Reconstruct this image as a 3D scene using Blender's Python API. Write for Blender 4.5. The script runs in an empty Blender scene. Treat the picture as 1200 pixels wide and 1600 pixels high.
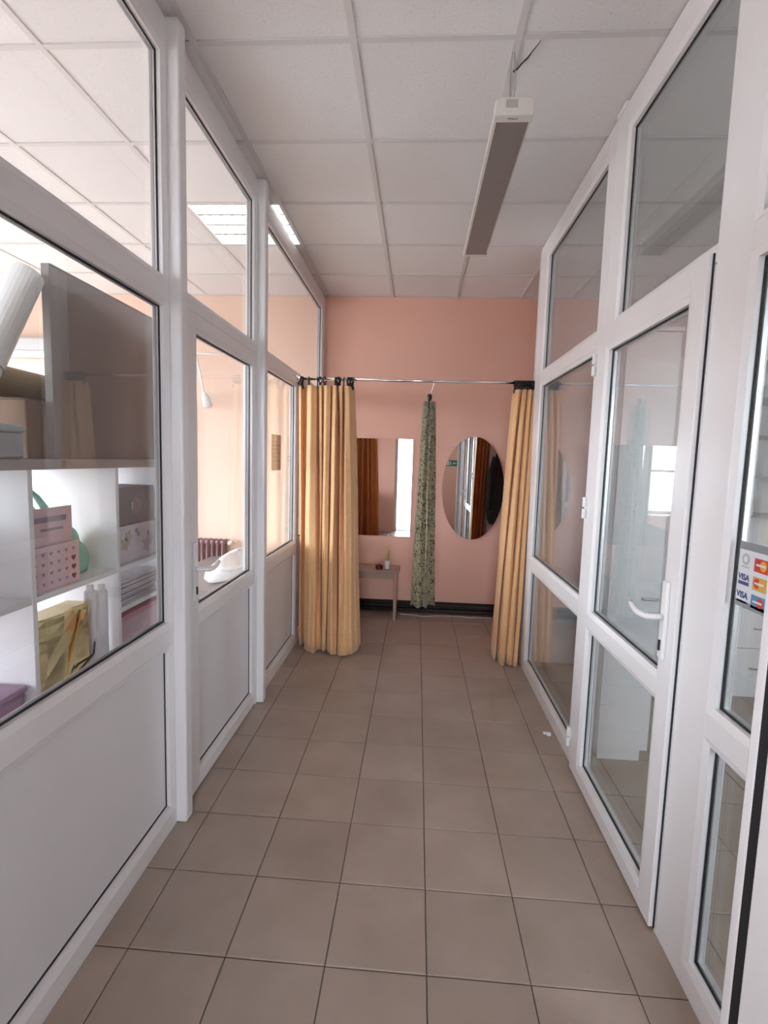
import bpy, bmesh, math, random
from mathutils import Vector, Matrix
random.seed(7)
sc = bpy.context.scene
COL = sc.collection

# ---------------------------------------------------------------- camera
YAW, PITCH, ROLL, CAMZ = -0.0627, -0.1026, 0.0293, 1.5004
def cam_axes():
    cy, sy, cp, sp = math.cos(YAW), math.sin(YAW), math.cos(PITCH), math.sin(PITCH)
    f = Vector((sy*cp, cy*cp, sp)); r = Vector((cy, -sy, 0)); u = r.cross(f)
    c, s = math.cos(ROLL), math.sin(ROLL)
    return c*r + s*u, -s*r + c*u, f
cr, cu, cf = cam_axes()
cam_data = bpy.data.cameras.new('camera')
cam_data.sensor_fit = 'VERTICAL'; cam_data.sensor_height = 36.0
cam_data.lens = 36.0*798.16/1600.0
cam_data.clip_start = 0.02; cam_data.clip_end = 200
cam = bpy.data.objects.new('camera', cam_data); COL.objects.link(cam)
cam.matrix_world = Matrix(((cr.x, cu.x, -cf.x, 0), (cr.y, cu.y, -cf.y, 0), (cr.z, cu.z, -cf.z, CAMZ), (0, 0, 0, 1)))
sc.camera = cam

# ---------------------------------------------------------------- world, exposure
world = bpy.data.worlds.new('overcast_sky'); sc.world = world
world.use_nodes = True
bg = world.node_tree.nodes['Background']
bg.inputs[0].default_value = (0.80, 0.895, 1.0, 1)
bg.inputs[1].default_value = 7.0
sc.view_settings.view_transform = 'Standard'
try: sc.view_settings.look = 'None'
except Exception: pass
sc.view_settings.gamma = 1.0
sc.view_settings.use_curve_mapping = False
sc.view_settings.exposure = 1.56
cyc = sc.cycles
cyc.max_bounces = 14; cyc.diffuse_bounces = 6; cyc.glossy_bounces = 8
cyc.transmission_bounces = 8; cyc.transparent_max_bounces = 48
cyc.caustics_reflective = False; cyc.caustics_refractive = False
cyc.sample_clamp_indirect = 6.0
cyc.use_denoising = True

def portal(name, loc, rot, sx, sy):
    l = bpy.data.lights.new(name, 'AREA'); l.shape = 'RECTANGLE'; l.size = sx; l.size_y = sy
    l.cycles.is_portal = True
    o = bpy.data.objects.new(name, l); COL.objects.link(o); o.location = loc; o.rotation_euler = rot
    return o
YR = -0.65                    # inner face of the street facade
YF = 5.0                      # far wall
H = 3.03                      # suspended ceiling
XL, XR = -0.93, 0.82          # corridor faces of the glazed partitions
XO_L, XO_R = -4.6, 3.6        # outer walls of the side rooms
WIN_L = (-3.95, -1.40, 0.55, 2.45)
DOORWAY = (-0.47, 0.36, 0.0, 2.02)
WIN_R = (1.55, 2.95, 0.9, 2.35)
WIN_S = (1.9, 4.75, 0.45, 2.60)   # window in the side wall of the left room (y range, z range)
for k, (a, b, c, d) in enumerate((WIN_L, DOORWAY, WIN_R)):
    portal('daylight_portal', ((a+b)/2, YR-0.32, (c+d)/2), (math.radians(90), 0, 0), b-a, d-c)

portal('daylight_portal', (XO_L-0.22, (WIN_S[0]+WIN_S[1])/2, (WIN_S[2]+WIN_S[3])/2), (math.radians(90), 0, math.radians(-90)), WIN_S[1]-WIN_S[0], WIN_S[3]-WIN_S[2])

# ---------------------------------------------------------------- materials
def newmat(name):
    m = bpy.data.materials.new(name); m.use_nodes = True
    return m, m.node_tree.nodes, m.node_tree.links, m.node_tree.nodes['Principled BSDF']
MATS = {}
def mat(name, col, rough=0.5, metal=0.0, var=0.0, scale=6.0, bump=0.0, bscale=60.0, spec=0.5, coat=0.0, sheen=0.0, trans=0.0, rnd=0.0, emit=None, estr=0.0):
    if name in MATS: return MATS[name]
    m, n, l, p = newmat(name)
    p.inputs['Base Color'].default_value = (*col, 1)
    p.inputs['Roughness'].default_value = rough
    p.inputs['Metallic'].default_value = metal
    p.inputs['Specular IOR Level'].default_value = spec
    p.inputs['Coat Weight'].default_value = coat
    p.inputs['Sheen Weight'].default_value = sheen
    if emit:
        p.inputs['Emission Color'].default_value = (*emit, 1); p.inputs['Emission Strength'].default_value = estr
    tc = n.new('ShaderNodeTexCoord')
    colour = None
    if var > 0:
        no = n.new('ShaderNodeTexNoise'); no.inputs['Scale'].default_value = scale; no.inputs['Detail'].default_value = 5
        l.new(tc.outputs['Object'], no.inputs['Vector'])
        mx = n.new('ShaderNodeMix'); mx.data_type = 'RGBA'
        mx.inputs[6].default_value = (*[max(0, c*(1-var)) for c in col], 1)
        mx.inputs[7].default_value = (*[min(1, c*(1+var)) for c in col], 1)
        l.new(no.outputs['Fac'], mx.inputs[0]); colour = mx.outputs[2]
    if rnd > 0:
        oi = n.new('ShaderNodeObjectInfo'); hs = n.new('ShaderNodeHueSaturation')
        mr = n.new('ShaderNodeMapRange'); mr.inputs[3].default_value = 1-rnd; mr.inputs[4].default_value = 1+rnd
        l.new(oi.outputs['Random'], mr.inputs[0]); l.new(mr.outputs[0], hs.inputs['Value'])
        if colour: l.new(colour, hs.inputs['Color'])
        else: hs.inputs['Color'].default_value = (*col, 1)
        colour = hs.outputs[0]
    if colour: l.new(colour, p.inputs['Base Color'])
    if bump > 0:
        nb = n.new('ShaderNodeTexNoise'); nb.inputs['Scale'].default_value = bscale; nb.inputs['Detail'].default_value = 4
        l.new(tc.outputs['Object'], nb.inputs['Vector'])
        b = n.new('ShaderNodeBump'); b.inputs['Strength'].default_value = bump; b.inputs['Distance'].default_value = 0.004
        l.new(nb.outputs['Fac'], b.inputs['Height']); l.new(b.outputs['Normal'], p.inputs['Normal'])
    MATS[name] = m
    return m
PVC = mat('white_pvc', (0.80, 0.78, 0.785), 0.28, var=0.02, scale=3, spec=0.45)
PANEL = mat('pvc_sandwich_panel', (0.76, 0.745, 0.76), 0.3, var=0.02, scale=2, spec=0.45)
GASKET = mat('black_rubber', (0.012, 0.012, 0.014), 0.6)
SPACER = mat('aluminium_spacer', (0.62, 0.62, 0.63), 0.35, metal=0.5)
ROSE = mat('rose_wall_paint', (0.83, 0.48, 0.375), 0.75, var=0.05, scale=1.4, bump=0.25, bscale=25)
PEACH = mat('peach_wall_paint', (0.80, 0.60, 0.48), 0.8, var=0.03, scale=1.2, bump=0.2, bscale=25)
GREYWALL = mat('pale_room_paint', (0.66, 0.61, 0.62), 0.8, var=0.03, scale=1.5, bump=0.2, bscale=25)
GRID = mat('ceiling_grid_paint', (0.68, 0.65, 0.645), 0.5)
SLAB = mat('concrete_slab', (0.4, 0.39, 0.38), 0.9, var=0.1, scale=4)
GROUT = mat('dark_grout', (0.10, 0.075, 0.06), 0.9, var=0.3, scale=20)
CHROME = mat('chrome', (0.82, 0.80, 0.80), 0.12, metal=1.0)
BLACKPL = mat('black_plastic', (0.012, 0.010, 0.012), 0.4)
WHITEPL = mat('white_plastic', (0.80, 0.79, 0.79), 0.35)
WHITEBOARD = mat('white_melamine', (0.80, 0.80, 0.81), 0.35, var=0.02, scale=3)
PIPE = mat('dark_brown_pipe_paint', (0.022, 0.012, 0.010), 0.6, var=0.2, scale=10)

def ceiling_tile_mat():
    m, n, l, p = newmat('mineral_ceiling_tile'); p.inputs['Roughness'].default_value = 0.9
    tc = n.new('ShaderNodeTexCoord')
    v = n.new('ShaderNodeTexNoise'); v.inputs['Scale'].default_value = 90; v.inputs['Detail'].default_value = 3
    l.new(tc.outputs['Object'], v.inputs['Vector'])
    r = n.new('ShaderNodeValToRGB'); r.color_ramp.elements[0].position = 0.25; r.color_ramp.elements[1].position = 0.42
    r.color_ramp.elements[0].color = (0.70, 0.675, 0.67, 1); r.color_ramp.elements[1].color = (0.80, 0.775, 0.77, 1)
    l.new(v.outputs['Fac'], r.inputs[0])
    oi = n.new('ShaderNodeObjectInfo'); hs = n.new('ShaderNodeHueSaturation'); mr = n.new('ShaderNodeMapRange')
    mr.inputs[3].default_value = 0.965; mr.inputs[4].default_value = 1.03
    l.new(oi.outputs['Random'], mr.inputs[0]); l.new(mr.outputs[0], hs.inputs['Value']); l.new(r.outputs[0], hs.inputs['Color'])
    l.new(hs.outputs[0], p.inputs['Base Color'])
    b = n.new('ShaderNodeBump'); b.inputs['Strength'].default_value = 0.35; b.inputs['Distance'].default_value = 0.003
    l.new(v.outputs['Fac'], b.inputs['Height']); l.new(b.outputs['Normal'], p.inputs['Normal'])
    return m
CTILE = ceiling_tile_mat()

def floor_tile_mat():
    m, n, l, p = newmat('beige_floor_tile')
    p.inputs['Roughness'].default_value = 0.34; p.inputs['Specular IOR Level'].default_value = 0.55
    tc = n.new('ShaderNodeTexCoord'); geo = n.new('ShaderNodeNewGeometry')
    a = n.new('ShaderNodeTexNoise'); a.inputs['Scale'].default_value = 4; a.inputs['Detail'].default_value = 6
    l.new(geo.outputs['Position'], a.inputs['Vector'])
    r = n.new('ShaderNodeValToRGB'); r.color_ramp.elements[0].position = 0.3; r.color_ramp.elements[1].position = 0.7
    r.color_ramp.elements[0].color = (0.335, 0.265, 0.22, 1); r.color_ramp.elements[1].color = (0.405, 0.325, 0.275, 1)
    l.new(a.outputs['Fac'], r.inputs[0])
    # small specks of wear and dirt
    s = n.new('ShaderNodeTexVoronoi'); s.inputs['Scale'].default_value = 9; l.new(geo.outputs['Position'], s.inputs['Vector'])
    rs = n.new('ShaderNodeValToRGB'); rs.color_ramp.elements[0].position = 0.018; rs.color_ramp.elements[1].position = 0.04
    rs.color_ramp.elements[0].color = (0.72, 0.70, 0.68, 1); rs.color_ramp.elements[1].color = (1, 1, 1, 1)
    l.new(s.outputs['Distance'], rs.inputs[0])
    mx = n.new('ShaderNodeMix'); mx.data_type = 'RGBA'; mx.blend_type = 'MULTIPLY'; mx.inputs[0].default_value = 0.8
    l.new(r.outputs[0], mx.inputs[6]); l.new(rs.outputs[0], mx.inputs[7])
    oi = n.new('ShaderNodeObjectInfo'); hs = n.new('ShaderNodeHueSaturation'); mr = n.new('ShaderNodeMapRange')
    mr.inputs[3].default_value = 0.95; mr.inputs[4].default_value = 1.05
    l.new(oi.outputs['Random'], mr.inputs[0]); l.new(mr.outputs[0], hs.inputs['Value']); l.new(mx.outputs[2], hs.inputs['Color'])
    l.new(hs.outputs[0], p.inputs['Base Color'])
    ro = n.new('ShaderNodeMapRange'); ro.inputs[3].default_value = 0.24; ro.inputs[4].default_value = 0.38
    l.new(a.outputs['Fac'], ro.inputs[0]); l.new(ro.outputs[0], p.inputs['Roughness'])
    return m
FTILE = floor_tile_mat()

def glass_mat(name, tint=(0.985, 0.988, 0.986)):
    m = bpy.data.materials.new(name); m.use_nodes = True; n = m.node_tree.nodes; l = m.node_tree.links; n.clear()
    out = n.new('ShaderNodeOutputMaterial'); mix = n.new('ShaderNodeMixShader')
    tr = n.new('ShaderNodeBsdfTransparent'); tr.inputs[0].default_value = (*tint, 1)
    gl = n.new('ShaderNodeBsdfGlossy'); gl.inputs['Roughness'].default_value = 0.0; gl.inputs['Color'].default_value = (1, 1, 1, 1)
    lw = n.new('ShaderNodeLayerWeight'); lw.inputs[0].default_value = 0.5
    pw = n.new('ShaderNodeMath'); pw.operation = 'POWER'; pw.inputs[1].default_value = 5.0
    ma = n.new('ShaderNodeMath'); ma.operation = 'MULTIPLY_ADD'; ma.inputs[1].default_value = 0.957; ma.inputs[2].default_value = 0.043
    l.new(lw.outputs['Facing'], pw.inputs[0]); l.new(pw.outputs[0], ma.inputs[0]); l.new(ma.outputs[0], mix.inputs[0])
    l.new(tr.outputs[0], mix.inputs[1]); l.new(gl.outputs[0], mix.inputs[2]); l.new(mix.outputs[0], out.inputs[0])
    MATS[name] = m
    return m
GLASS = glass_mat('window_glass')
GLASS2 = glass_mat('double_glazing_glass', (0.948, 0.962, 0.958))
MIRROR = mat('mirror_silver', (0.86, 0.87, 0.87), 0.015, metal=1.0)

def fabric_mat(name, col, dark, pattern='satin', trans=0.25):
    m = bpy.data.materials.new(name); m.use_nodes = True; n = m.node_tree.nodes; l = m.node_tree.links
    p = n['Principled BSDF']; out = n['Material Output']
    p.inputs['Roughness'].default_value = 0.55; p.inputs['Sheen Weight'].default_value = 0.25; p.inputs['Specular IOR Level'].default_value = 0.3
    tc = n.new('ShaderNodeTexCoord')
    if pattern == 'satin':
        t = n.new('ShaderNodeTexNoise'); t.inputs['Scale'].default_value = 14; t.inputs['Detail'].default_value = 6; t.inputs['Distortion'].default_value = 1.5
        lo, hi = 0.46, 0.60
    else:
        t = n.new('ShaderNodeTexNoise'); t.inputs['Scale'].default_value = 38; t.inputs['Detail'].default_value = 3; t.inputs['Distortion'].default_value = 2.5
        lo, hi = 0.43, 0.50
    l.new(tc.outputs['Object'], t.inputs['Vector'])
    r = n.new('ShaderNodeValToRGB'); r.color_ramp.elements[0].position = lo; r.color_ramp.elements[1].position = hi
    r.color_ramp.elements[0].color = (*dark, 1); r.color_ramp.elements[1].color = (*col, 1)
    l.new(t.outputs['Fac'], r.inputs[0]); l.new(r.outputs[0], p.inputs['Base Color'])
    w = n.new('ShaderNodeTexNoise'); w.inputs['Scale'].default_value = 300; l.new(tc.outputs['Object'], w.inputs['Vector'])
    b = n.new('ShaderNodeBump'); b.inputs['Strength'].default_value = 0.15; b.inputs['Distance'].default_value = 0.001
    l.new(w.outputs['Fac'], b.inputs['Height']); l.new(b.outputs['Normal'], p.inputs['Normal'])
    ts = n.new('ShaderNodeBsdfTranslucent'); l.new(r.outputs[0], ts.inputs['Color'])
    mx = n.new('ShaderNodeMixShader'); mx.inputs[0].default_value = trans
    l.new(p.outputs[0], mx.inputs[1]); l.new(ts.outputs[0], mx.inputs[2]); l.new(mx.outputs[0], out.inputs[0])
    MATS[name] = m
    return m
CURTAIN = fabric_mat('golden_satin', (0.90, 0.555, 0.285), (0.88, 0.525, 0.255), 'satin', 0.13)
OLIVE = fabric_mat('olive_brocade', (0.31, 0.27, 0.165), (0.055, 0.030, 0.017), 'brocade', 0.05)

# ---------------------------------------------------------------- mesh helpers
class MB:
    def __init__(s): s.v = []; s.f = []
    def add(s, vs, fs):
        o = len(s.v); s.v += [tuple(v) for v in vs]; s.f += [tuple(i+o for i in f) for f in fs]; return s
    def box(s, x0, x1, y0, y1, z0, z1):
        x0, x1 = min(x0, x1), max(x0, x1); y0, y1 = min(y0, y1), max(y0, y1); z0, z1 = min(z0, z1), max(z0, z1)
        return s.add([(x0,y0,z0),(x1,y0,z0),(x1,y1,z0),(x0,y1,z0),(x0,y0,z1),(x1,y0,z1),(x1,y1,z1),(x0,y1,z1)],
                     [(0,3,2,1),(4,5,6,7),(0,1,5,4),(1,2,6,5),(2,3,7,6),(3,0,4,7)])
    def obox(s, c, ax, ay, az):           # oriented box: centre and three half-axis vectors
        c, ax, ay, az = map(Vector, (c, ax, ay, az))
        vs = [c+i*ax+j*ay+k*az for k in (-1,1) for i, j in ((-1,-1),(1,-1),(1,1),(-1,1))]
        return s.add(vs, [(0,3,2,1),(4,5,6,7),(0,1,5,4),(1,2,6,5),(2,3,7,6),(3,0,4,7)])
    def tube(s, pts, r, n=10, cap=True, closed=False):
        pts = [Vector(p) for p in pts]; N = len(pts); rs = r if isinstance(r, (list, tuple)) else [r]*N
        rings = []; prev = None
        for i, p in enumerate(pts):
            if closed: d = pts[(i+1) % N]-pts[i-1]
            else: d = (pts[min(i+1, N-1)]-pts[max(i-1, 0)])
            d.normalize()
            if prev is None:
                a = d.cross(Vector((0,0,1)));
                if a.length < 1e-3: a = d.cross(Vector((1,0,0)))
            else: a = prev-d*prev.dot(d)
            a.normalize(); prev = a; b = d.cross(a)
            rings.append([p+rs[i]*(math.cos(2*math.pi*k/n)*a+math.sin(2*math.pi*k/n)*b) for k in range(n)])
        vs = [q for rr in rings for q in rr]; fs = []
        for i in range(N if closed else N-1):
            j = (i+1) % N
            for k in range(n): fs.append((i*n+k, i*n+(k+1) % n, j*n+(k+1) % n, j*n+k))
        if cap and not closed:
            fs.append(tuple(reversed(range(n)))); fs.append(tuple((N-1)*n+k for k in range(n)))
        return s.add(vs, fs)
    def lathe(s, prof, c=(0,0,0), n=20, sx=1, sy=1):
        vs = []; fs = []
        for r, z in prof:
            for k in range(n): vs.append((c[0]+sx*r*math.cos(2*math.pi*k/n), c[1]+sy*r*math.sin(2*math.pi*k/n), c[2]+z))
        for i in range(len(prof)-1):
            for k in range(n): fs.append((i*n+k, i*n+(k+1) % n, (i+1)*n+(k+1) % n, (i+1)*n+k))
        fs.append(tuple(reversed(range(n)))); fs.append(tuple((len(prof)-1)*n+k for k in range(n)))
        return s.add(vs, fs)
    def prism(s, poly, to3, h0, h1):       # poly of (a,b); to3(a,b,h)
        n = len(poly); vs = [to3(a, b, h0) for a, b in poly]+[to3(a, b, h1) for a, b in poly]
        fs = [tuple(reversed(range(n))), tuple(range(n, 2*n))]+[(i, (i+1) % n, (i+1) % n+n, i+n) for i in range(n)]
        return s.add(vs, fs)
    def sheet(s, rows, closed=False):
        m = len(rows[0]); vs = [p for r in rows for p in r]; fs = []
        for i in range(len(rows)-1):
            for k in range(m if closed else m-1):
                j = (k+1) % m; fs.append((i*m+k, i*m+j, (i+1)*m+j, (i+1)*m+k))
        return s.add(vs, fs)
    def mesh(s, name, material, smooth=False, fix=True):
        me = bpy.data.meshes.new(name); me.from_pydata(s.v, [], s.f); me.update()
        if fix:
            b = bmesh.new(); b.from_mesh(me); bmesh.ops.recalc_face_normals(b, faces=b.faces); b.to_mesh(me); b.free()
        if material: me.materials.append(material)
        if smooth:
            for p in me.polygons: p.use_smooth = True
        return me
    def build(s, name, material, parent=None, bevel=0.0, seg=2, smooth=False, solid=0.0, autosm=False, fix=True):
        return link(name, s.mesh(name, material, smooth, fix), parent, bevel, seg, solid, autosm)
def link(name, me, parent=None, bevel=0.0, seg=2, solid=0.0, autosm=False):
    o = bpy.data.objects.new(name, me); COL.objects.link(o)
    if parent:
        o.parent = parent
        o.matrix_parent_inverse = Matrix.Translation(-parent.location) if parent.type != 'EMPTY' or True else Matrix()
    if solid: md = o.modifiers.new('thick', 'SOLIDIFY'); md.thickness = solid; md.offset = 0
    if bevel:
        md = o.modifiers.new('bevel', 'BEVEL'); md.width = bevel; md.segments = seg; md.limit_method = 'ANGLE'; md.angle_limit = math.radians(40)
    return o
def tag(o, label, cat, group=None):
    o['label'] = label; o['category'] = cat
    if group: o['group'] = group
    return o
def struct(o, label=None):
    o['kind'] = 'structure'
    if label: o['label'] = label
    return o
def empty(name, loc=(0,0,0)):
    o = bpy.data.objects.new(name, None); COL.objects.link(o); o.location = loc; o.empty_display_size = 0.1
    return o
def thing(name, label, cat, loc=(0,0,0), group=None):
    return tag(empty(name, loc), label, cat, group)

# ================================================================ ROOM SHELL
# far wall, rose in the corridor; the side room on the left is painted peach
def wallbox(name, m, x0, x1, y0, y1, z0=0.0, z1=3.2, label=None):
    return struct(MB().box(x0, x1, y0, y1, z0, z1).build(name, m), label)
wallbox('wall_back', ROSE, -0.96, 2.2, YF, YF+0.2, label='rose painted wall at the end of the corridor')
wallbox('wall_back_left', PEACH, XO_L-0.2, -0.96, YF, YF+0.2, label='peach painted back wall of the left room')
wf = MB(); a_, b_ = XO_L-0.2, XO_L
wf.box(a_, b_, YR-0.3, WIN_S[0], 0, 3.2).box(a_, b_, WIN_S[1], YF, 0, 3.2).box(a_, b_, WIN_S[0], WIN_S[1], 0, WIN_S[2]).box(a_, b_, WIN_S[0], WIN_S[1], WIN_S[3], 3.2)
struct(wf.build('wall_outer_left', PEACH), 'peach side wall of the left room with a wide window')
w3 = struct(empty('window_3', (XO_L-0.1, 2.8, WIN_S[2])), 'wide window in the side wall of the left room')
for y_ in (WIN_S[0]+0.035, WIN_S[0]+1.0, WIN_S[0]+2.0, WIN_S[1]-0.035): MB().box(XO_L-0.13, XO_L-0.07, y_-0.035, y_+0.035, WIN_S[2], WIN_S[3]).build('window_frame', PVC, w3, bevel=0.004)
for z_ in (WIN_S[2]+0.035, WIN_S[3]-0.035): MB().box(XO_L-0.128, XO_L-0.072, WIN_S[0], WIN_S[1], z_-0.035, z_+0.035).build('window_frame', PVC, w3, bevel=0.004)
MB().box(XO_L-0.102, XO_L-0.098, WIN_S[0]+0.03, WIN_S[1]-0.03, WIN_S[2]+0.03, WIN_S[3]-0.03).build('pane', GLASS, w3)
wallbox('wall_outer_right', GREYWALL, XO_R, XO_R+0.2, YR-0.3, 3.94, label='pale side wall of the right room')
wallbox('wall_niche', GREYWALL, 0.835, XO_R, 3.83, 3.93, label='wall closing the right room behind the glass partition')
wallbox('wall_niche_side', ROSE, 2.2, 2.4, 3.94, YF+0.2, label='rose side wall of the niche')
# street facade with doorway and two windows
f = MB(); xs = [XO_L-0.2, WIN_L[0], WIN_L[1], DOORWAY[0], DOORWAY[1], WIN_R[0], WIN_R[1], XO_R+0.2]
y0, y1 = YR-0.3, YR
for a, b in ((0,1),(2,3),(4,5),(6,7)): f.box(xs[a], xs[b], y0, y1, 0, 3.2)
for w in (WIN_L, DOORWAY, WIN_R):
    if w[2] > 0: f.box(w[0], w[1], y0, y1, 0, w[2])
    f.box(w[0], w[1], y0, y1, w[3], 3.2)
struct(f.build('wall_front', ROSE), 'rose painted street wall behind the camera with doorway and windows')
struct(MB().box(-40, 40, -40, 40, -0.27, -0.125).build('ground', mat('pavement', (0.42, 0.41, 0.39), 0.9, var=0.1, scale=0.6)), 'grey street pavement outside')

pm = mat('sky_shield_render', (0.50, 0.47, 0.44), 0.85, var=0.06, scale=3)  # unseen walls and roof added outside to cut grazing skylight through the doorway
pw_ = MB().box(DOORWAY[0]-0.22, DOORWAY[0]-0.02, YR-1.9, YR-0.3, -0.12, 2.35).box(DOORWAY[1]+0.02, DOORWAY[1]+0.22, YR-1.9, YR-0.3, -0.12, 2.35).box(DOORWAY[0]-0.3, DOORWAY[1]+0.3, YR-2.0, YR-0.3, 2.35, 2.47)
struct(pw_.build('wall_sky_shield', pm), 'added walls and roof outside the doorway, unseen, holding back side skylight')

# ---- floor: screed with individually laid tiles
FX0, FY0, FT = -0.8263, 1.3588, 0.302
floor = struct(MB().box(XO_L-0.2, XO_R+0.2, YR-0.3, YF+0.2, -0.12, -0.0035).build('floor', GROUT), 'beige square floor tiles with dark joints')
g = FT/2-0.0016
tb = MB(); c = 0.0025
tb.add([(-g,-g,-0.008),(g,-g,-0.008),(g,g,-0.008),(-g,g,-0.008),(-g,-g,-0.0018),(g,-g,-0.0018),(g,g,-0.0018),(-g,g,-0.0018),
        (-g+c,-g+c,0),(g-c,-g+c,0),(g-c,g-c,0),(-g+c,g-c,0)],
       [(8,9,10,11),(4,5,9,8),(5,6,10,9),(6,7,11,10),(7,4,8,11),(0,1,5,4),(1,2,6,5),(2,3,7,6),(3,0,4,7)])
tile_me = tb.mesh('tile', FTILE)
rest = MB(); ntile = 0
for i in range(-13, 15):
    for j in range(-7, 13):
        x = FX0+(i+0.5)*FT; y = FY0+(j+0.5)*FT
        if x < XO_L-0.1 or x > XO_R+0.1 or y < YR-0.2 or y > YF-0.02: continue
        if (-1 <= i <= 6 or (6 < i <= 13 and -1 <= j <= 7)) and j >= -4:
            o = bpy.data.objects.new('tile', tile_me); COL.objects.link(o); o.parent = floor; o.location = (x, y, random.uniform(-0.0004, 0.0004)); ntile += 1
        else:
            rest.add([(vx+x, vy+y, vz) for vx, vy, vz in tb.v], tb.f)
o = rest.build('far_tiles', FTILE, floor); o['kind'] = 'stuff'

# ---- suspended ceiling: grid bars and lay-in tiles
CX0, CY0, CT = -0.291, 2.029, 0.6
ceil = struct(MB().box(XO_L-0.2, XO_R+0.2, YR-0.3, YF+0.2, 3.10, 3.2).build('ceiling', SLAB), 'white suspended ceiling of square mineral tiles')
TROFFER = (-2, 2)
gc = 0.2865
ct = MB().box(-gc, gc, -gc, gc, 0, 0.014); cme = ct.mesh('ceiling_tile', CTILE)
lim = lambda v, a, b: max(a, min(b, v))
for i in range(-8, 8):
    for j in range(-5, 5):
        if (i, j) == TROFFER: continue
        x0, x1 = CX0+i*CT, CX0+(i+1)*CT; y0, y1 = CY0+j*CT, CY0+(j+1)*CT
        X0, X1, Y0, Y1 = lim(x0, XO_L, XO_R), lim(x1, XO_L, XO_R), lim(y0, YR, YF), lim(y1, YR, YF)
        if X1-X0 < 0.03 or Y1-Y0 < 0.03: continue
        o = bpy.data.objects.new('ceiling_tile', cme); COL.objects.link(o); o.parent = ceil
        o.location = ((X0+X1)/2, (Y0+Y1)/2, H+0.001+random.uniform(0, 0.0012)); o.scale = ((X1-X0-0.026)/0.573, (Y1-Y0-0.026)/0.573, 1)
for i in range(-7, 8):
    x = CX0+i*CT
    if XO_L < x < XO_R: MB().box(x-0.013, x+0.013, YR, YF, H-0.0045, H+0.03).build('grid_bar', GRID, ceil)
for j in range(-4, 5):
    y = CY0+j*CT
    if YR < y < YF: MB().box(XO_L, XO_R, y-0.012, y+0.012, H-0.004, H+0.02).build('grid_bar', GRID, ceil)
for y, s in ((YF, -1), (YR, 1)):
    MB().box(XO_L, XO_R, y, y+s*0.022, H-0.003, H+0.012).build('grid_bar', GRID, ceil)

# ================================================================ GLAZED PARTITIONS
class Side:
    def __init__(s, root, xf, sg, double): s.root = root; s.xf = xf; s.sg = sg; s.double = double
    def X(s, d): return s.xf+s.sg*d
    def box(s, mb, d0, d1, y0, y1, z0, z1): return mb.box(s.X(d0), s.X(d1), y0, y1, z0, z1)
    def bar(s, y0, y1, z0, z1, name='frame_bar', d0=0.0, d1=0.062, parent=None, m=None, bevel=0.0022):
        return s.box(MB(), d0, d1, y0, y1, z0, z1).build(name, m or PVC, parent or s.root, bevel=bevel, seg=3)
    def loop(s, mb, y0, y1, z0, z1, w, d0, d1, slope=0.0):   # rectangular ring, outer rect given by y0..z1, width w inward
        o = [(y0,z0),(y1,z0),(y1,z1),(y0,z1)]; i = [(y0+w,z0+w),(y1-w,z0+w),(y1-w,z1-w),(y0+w,z1-w)]
        vs = [(s.X(d0), *p) for p in o]+[(s.X(d0+slope), *p) for p in i]+[(s.X(d1), *p) for p in o]+[(s.X(d1), *p) for p in i]
        fs = []
        for k in range(4):
            n = (k+1) % 4
            fs += [(k, n, n+4, k+4), (k+8, k+12, n+12, n+8), (k, k+8, n+8, n), (k+4, n+4, n+12, k+12)]
        return mb.add(vs, fs)
    BW = 0.020
    def glazing(s, y0, y1, z0, z1, kind='pane', parent=None, off=0.0):
        """y0..z1 is the clear opening inside the rubber gasket."""
        par = parent or s.root; B = s.BW
        s.loop(MB(), y0-B, y1+B, z0-B, z1+B, B, 0.0005+off, 0.034+off, 0.0075).build('glazing_bead', PVC, par)
        s.loop(MB(), y0-B, y1+B, z0-B, z1+B, B, 0.0615+off, 0.048+off, -0.010).build('glazing_bead', PVC, par)
        s.loop(MB(), y0-0.001, y1+0.001, z0-0.001, z1+0.001, 0.0048 if s.double else 0.0065, 0.0230+off, 0.0275+off).build('gasket', GASKET, par)
        if kind == 'pane':
            g = MB(); s.box(g, 0.0260+off, 0.0300+off, y0-0.012, y1+0.012, z0-0.012, z1+0.012)
            p = g.build('pane', GLASS2 if s.double else GLASS, par)
            if s.double:
                g = MB(); s.box(g, 0.0430+off, 0.0470+off, y0-0.012, y1+0.012, z0-0.012, z1+0.012)
                g.build('pane', GLASS2, par)
                s.loop(MB(), y0-0.010, y1+0.010, z0-0.010, z1+0.010, 0.018, 0.0305+off, 0.0425+off).build('spacer', SPACER, par)
        else:
            g = MB(); s.box(g, 0.0260+off, 0.048+off, y0-0.012, y1+0.012, z0-0.012, z1+0.012)
            p = g.build('panel', PANEL, par)
        return p
ZB, ZM0, ZM1, ZT0, ZT1, ZTOP = 0.092, 0.742, 0.852, 2.030, 2.138, 2.884
B = Side.BW
# ---------------------------------------------------------------- left partition
wl = struct(empty('wall_left', (XL, 2, 0)), 'white framed glass partition with solid lower panels on the left')
L = Side(wl, XL, -1, False)
def stile(S, y0, y1, z0=0.0, z1=3.0, **k): return S.bar(y0, y1, z0, z1, **k)
def rails(S, y0, y1, zs, **k):
    for a, b in zs: S.bar(y0, y1, a, b, **k)
RZ = [(0.0, ZB-B), (ZM0+B, ZM1-B), (ZT0+B, ZT1-B), (ZTOP+B, 3.0)]
# bay nearest the street
stile(L, YR+0.002, YR+0.07); stile(L, 0.62, 0.72)
rails(L, YR+0.07, 0.62, RZ)
for z0, z1, k in ((ZB, ZM0, 'panel'), (ZM1, ZT0, 'pane'), (ZT1, ZTOP, 'pane')):
    L.glazing(YR+0.07+B, 0.62-B, z0, z1, k)
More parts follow.
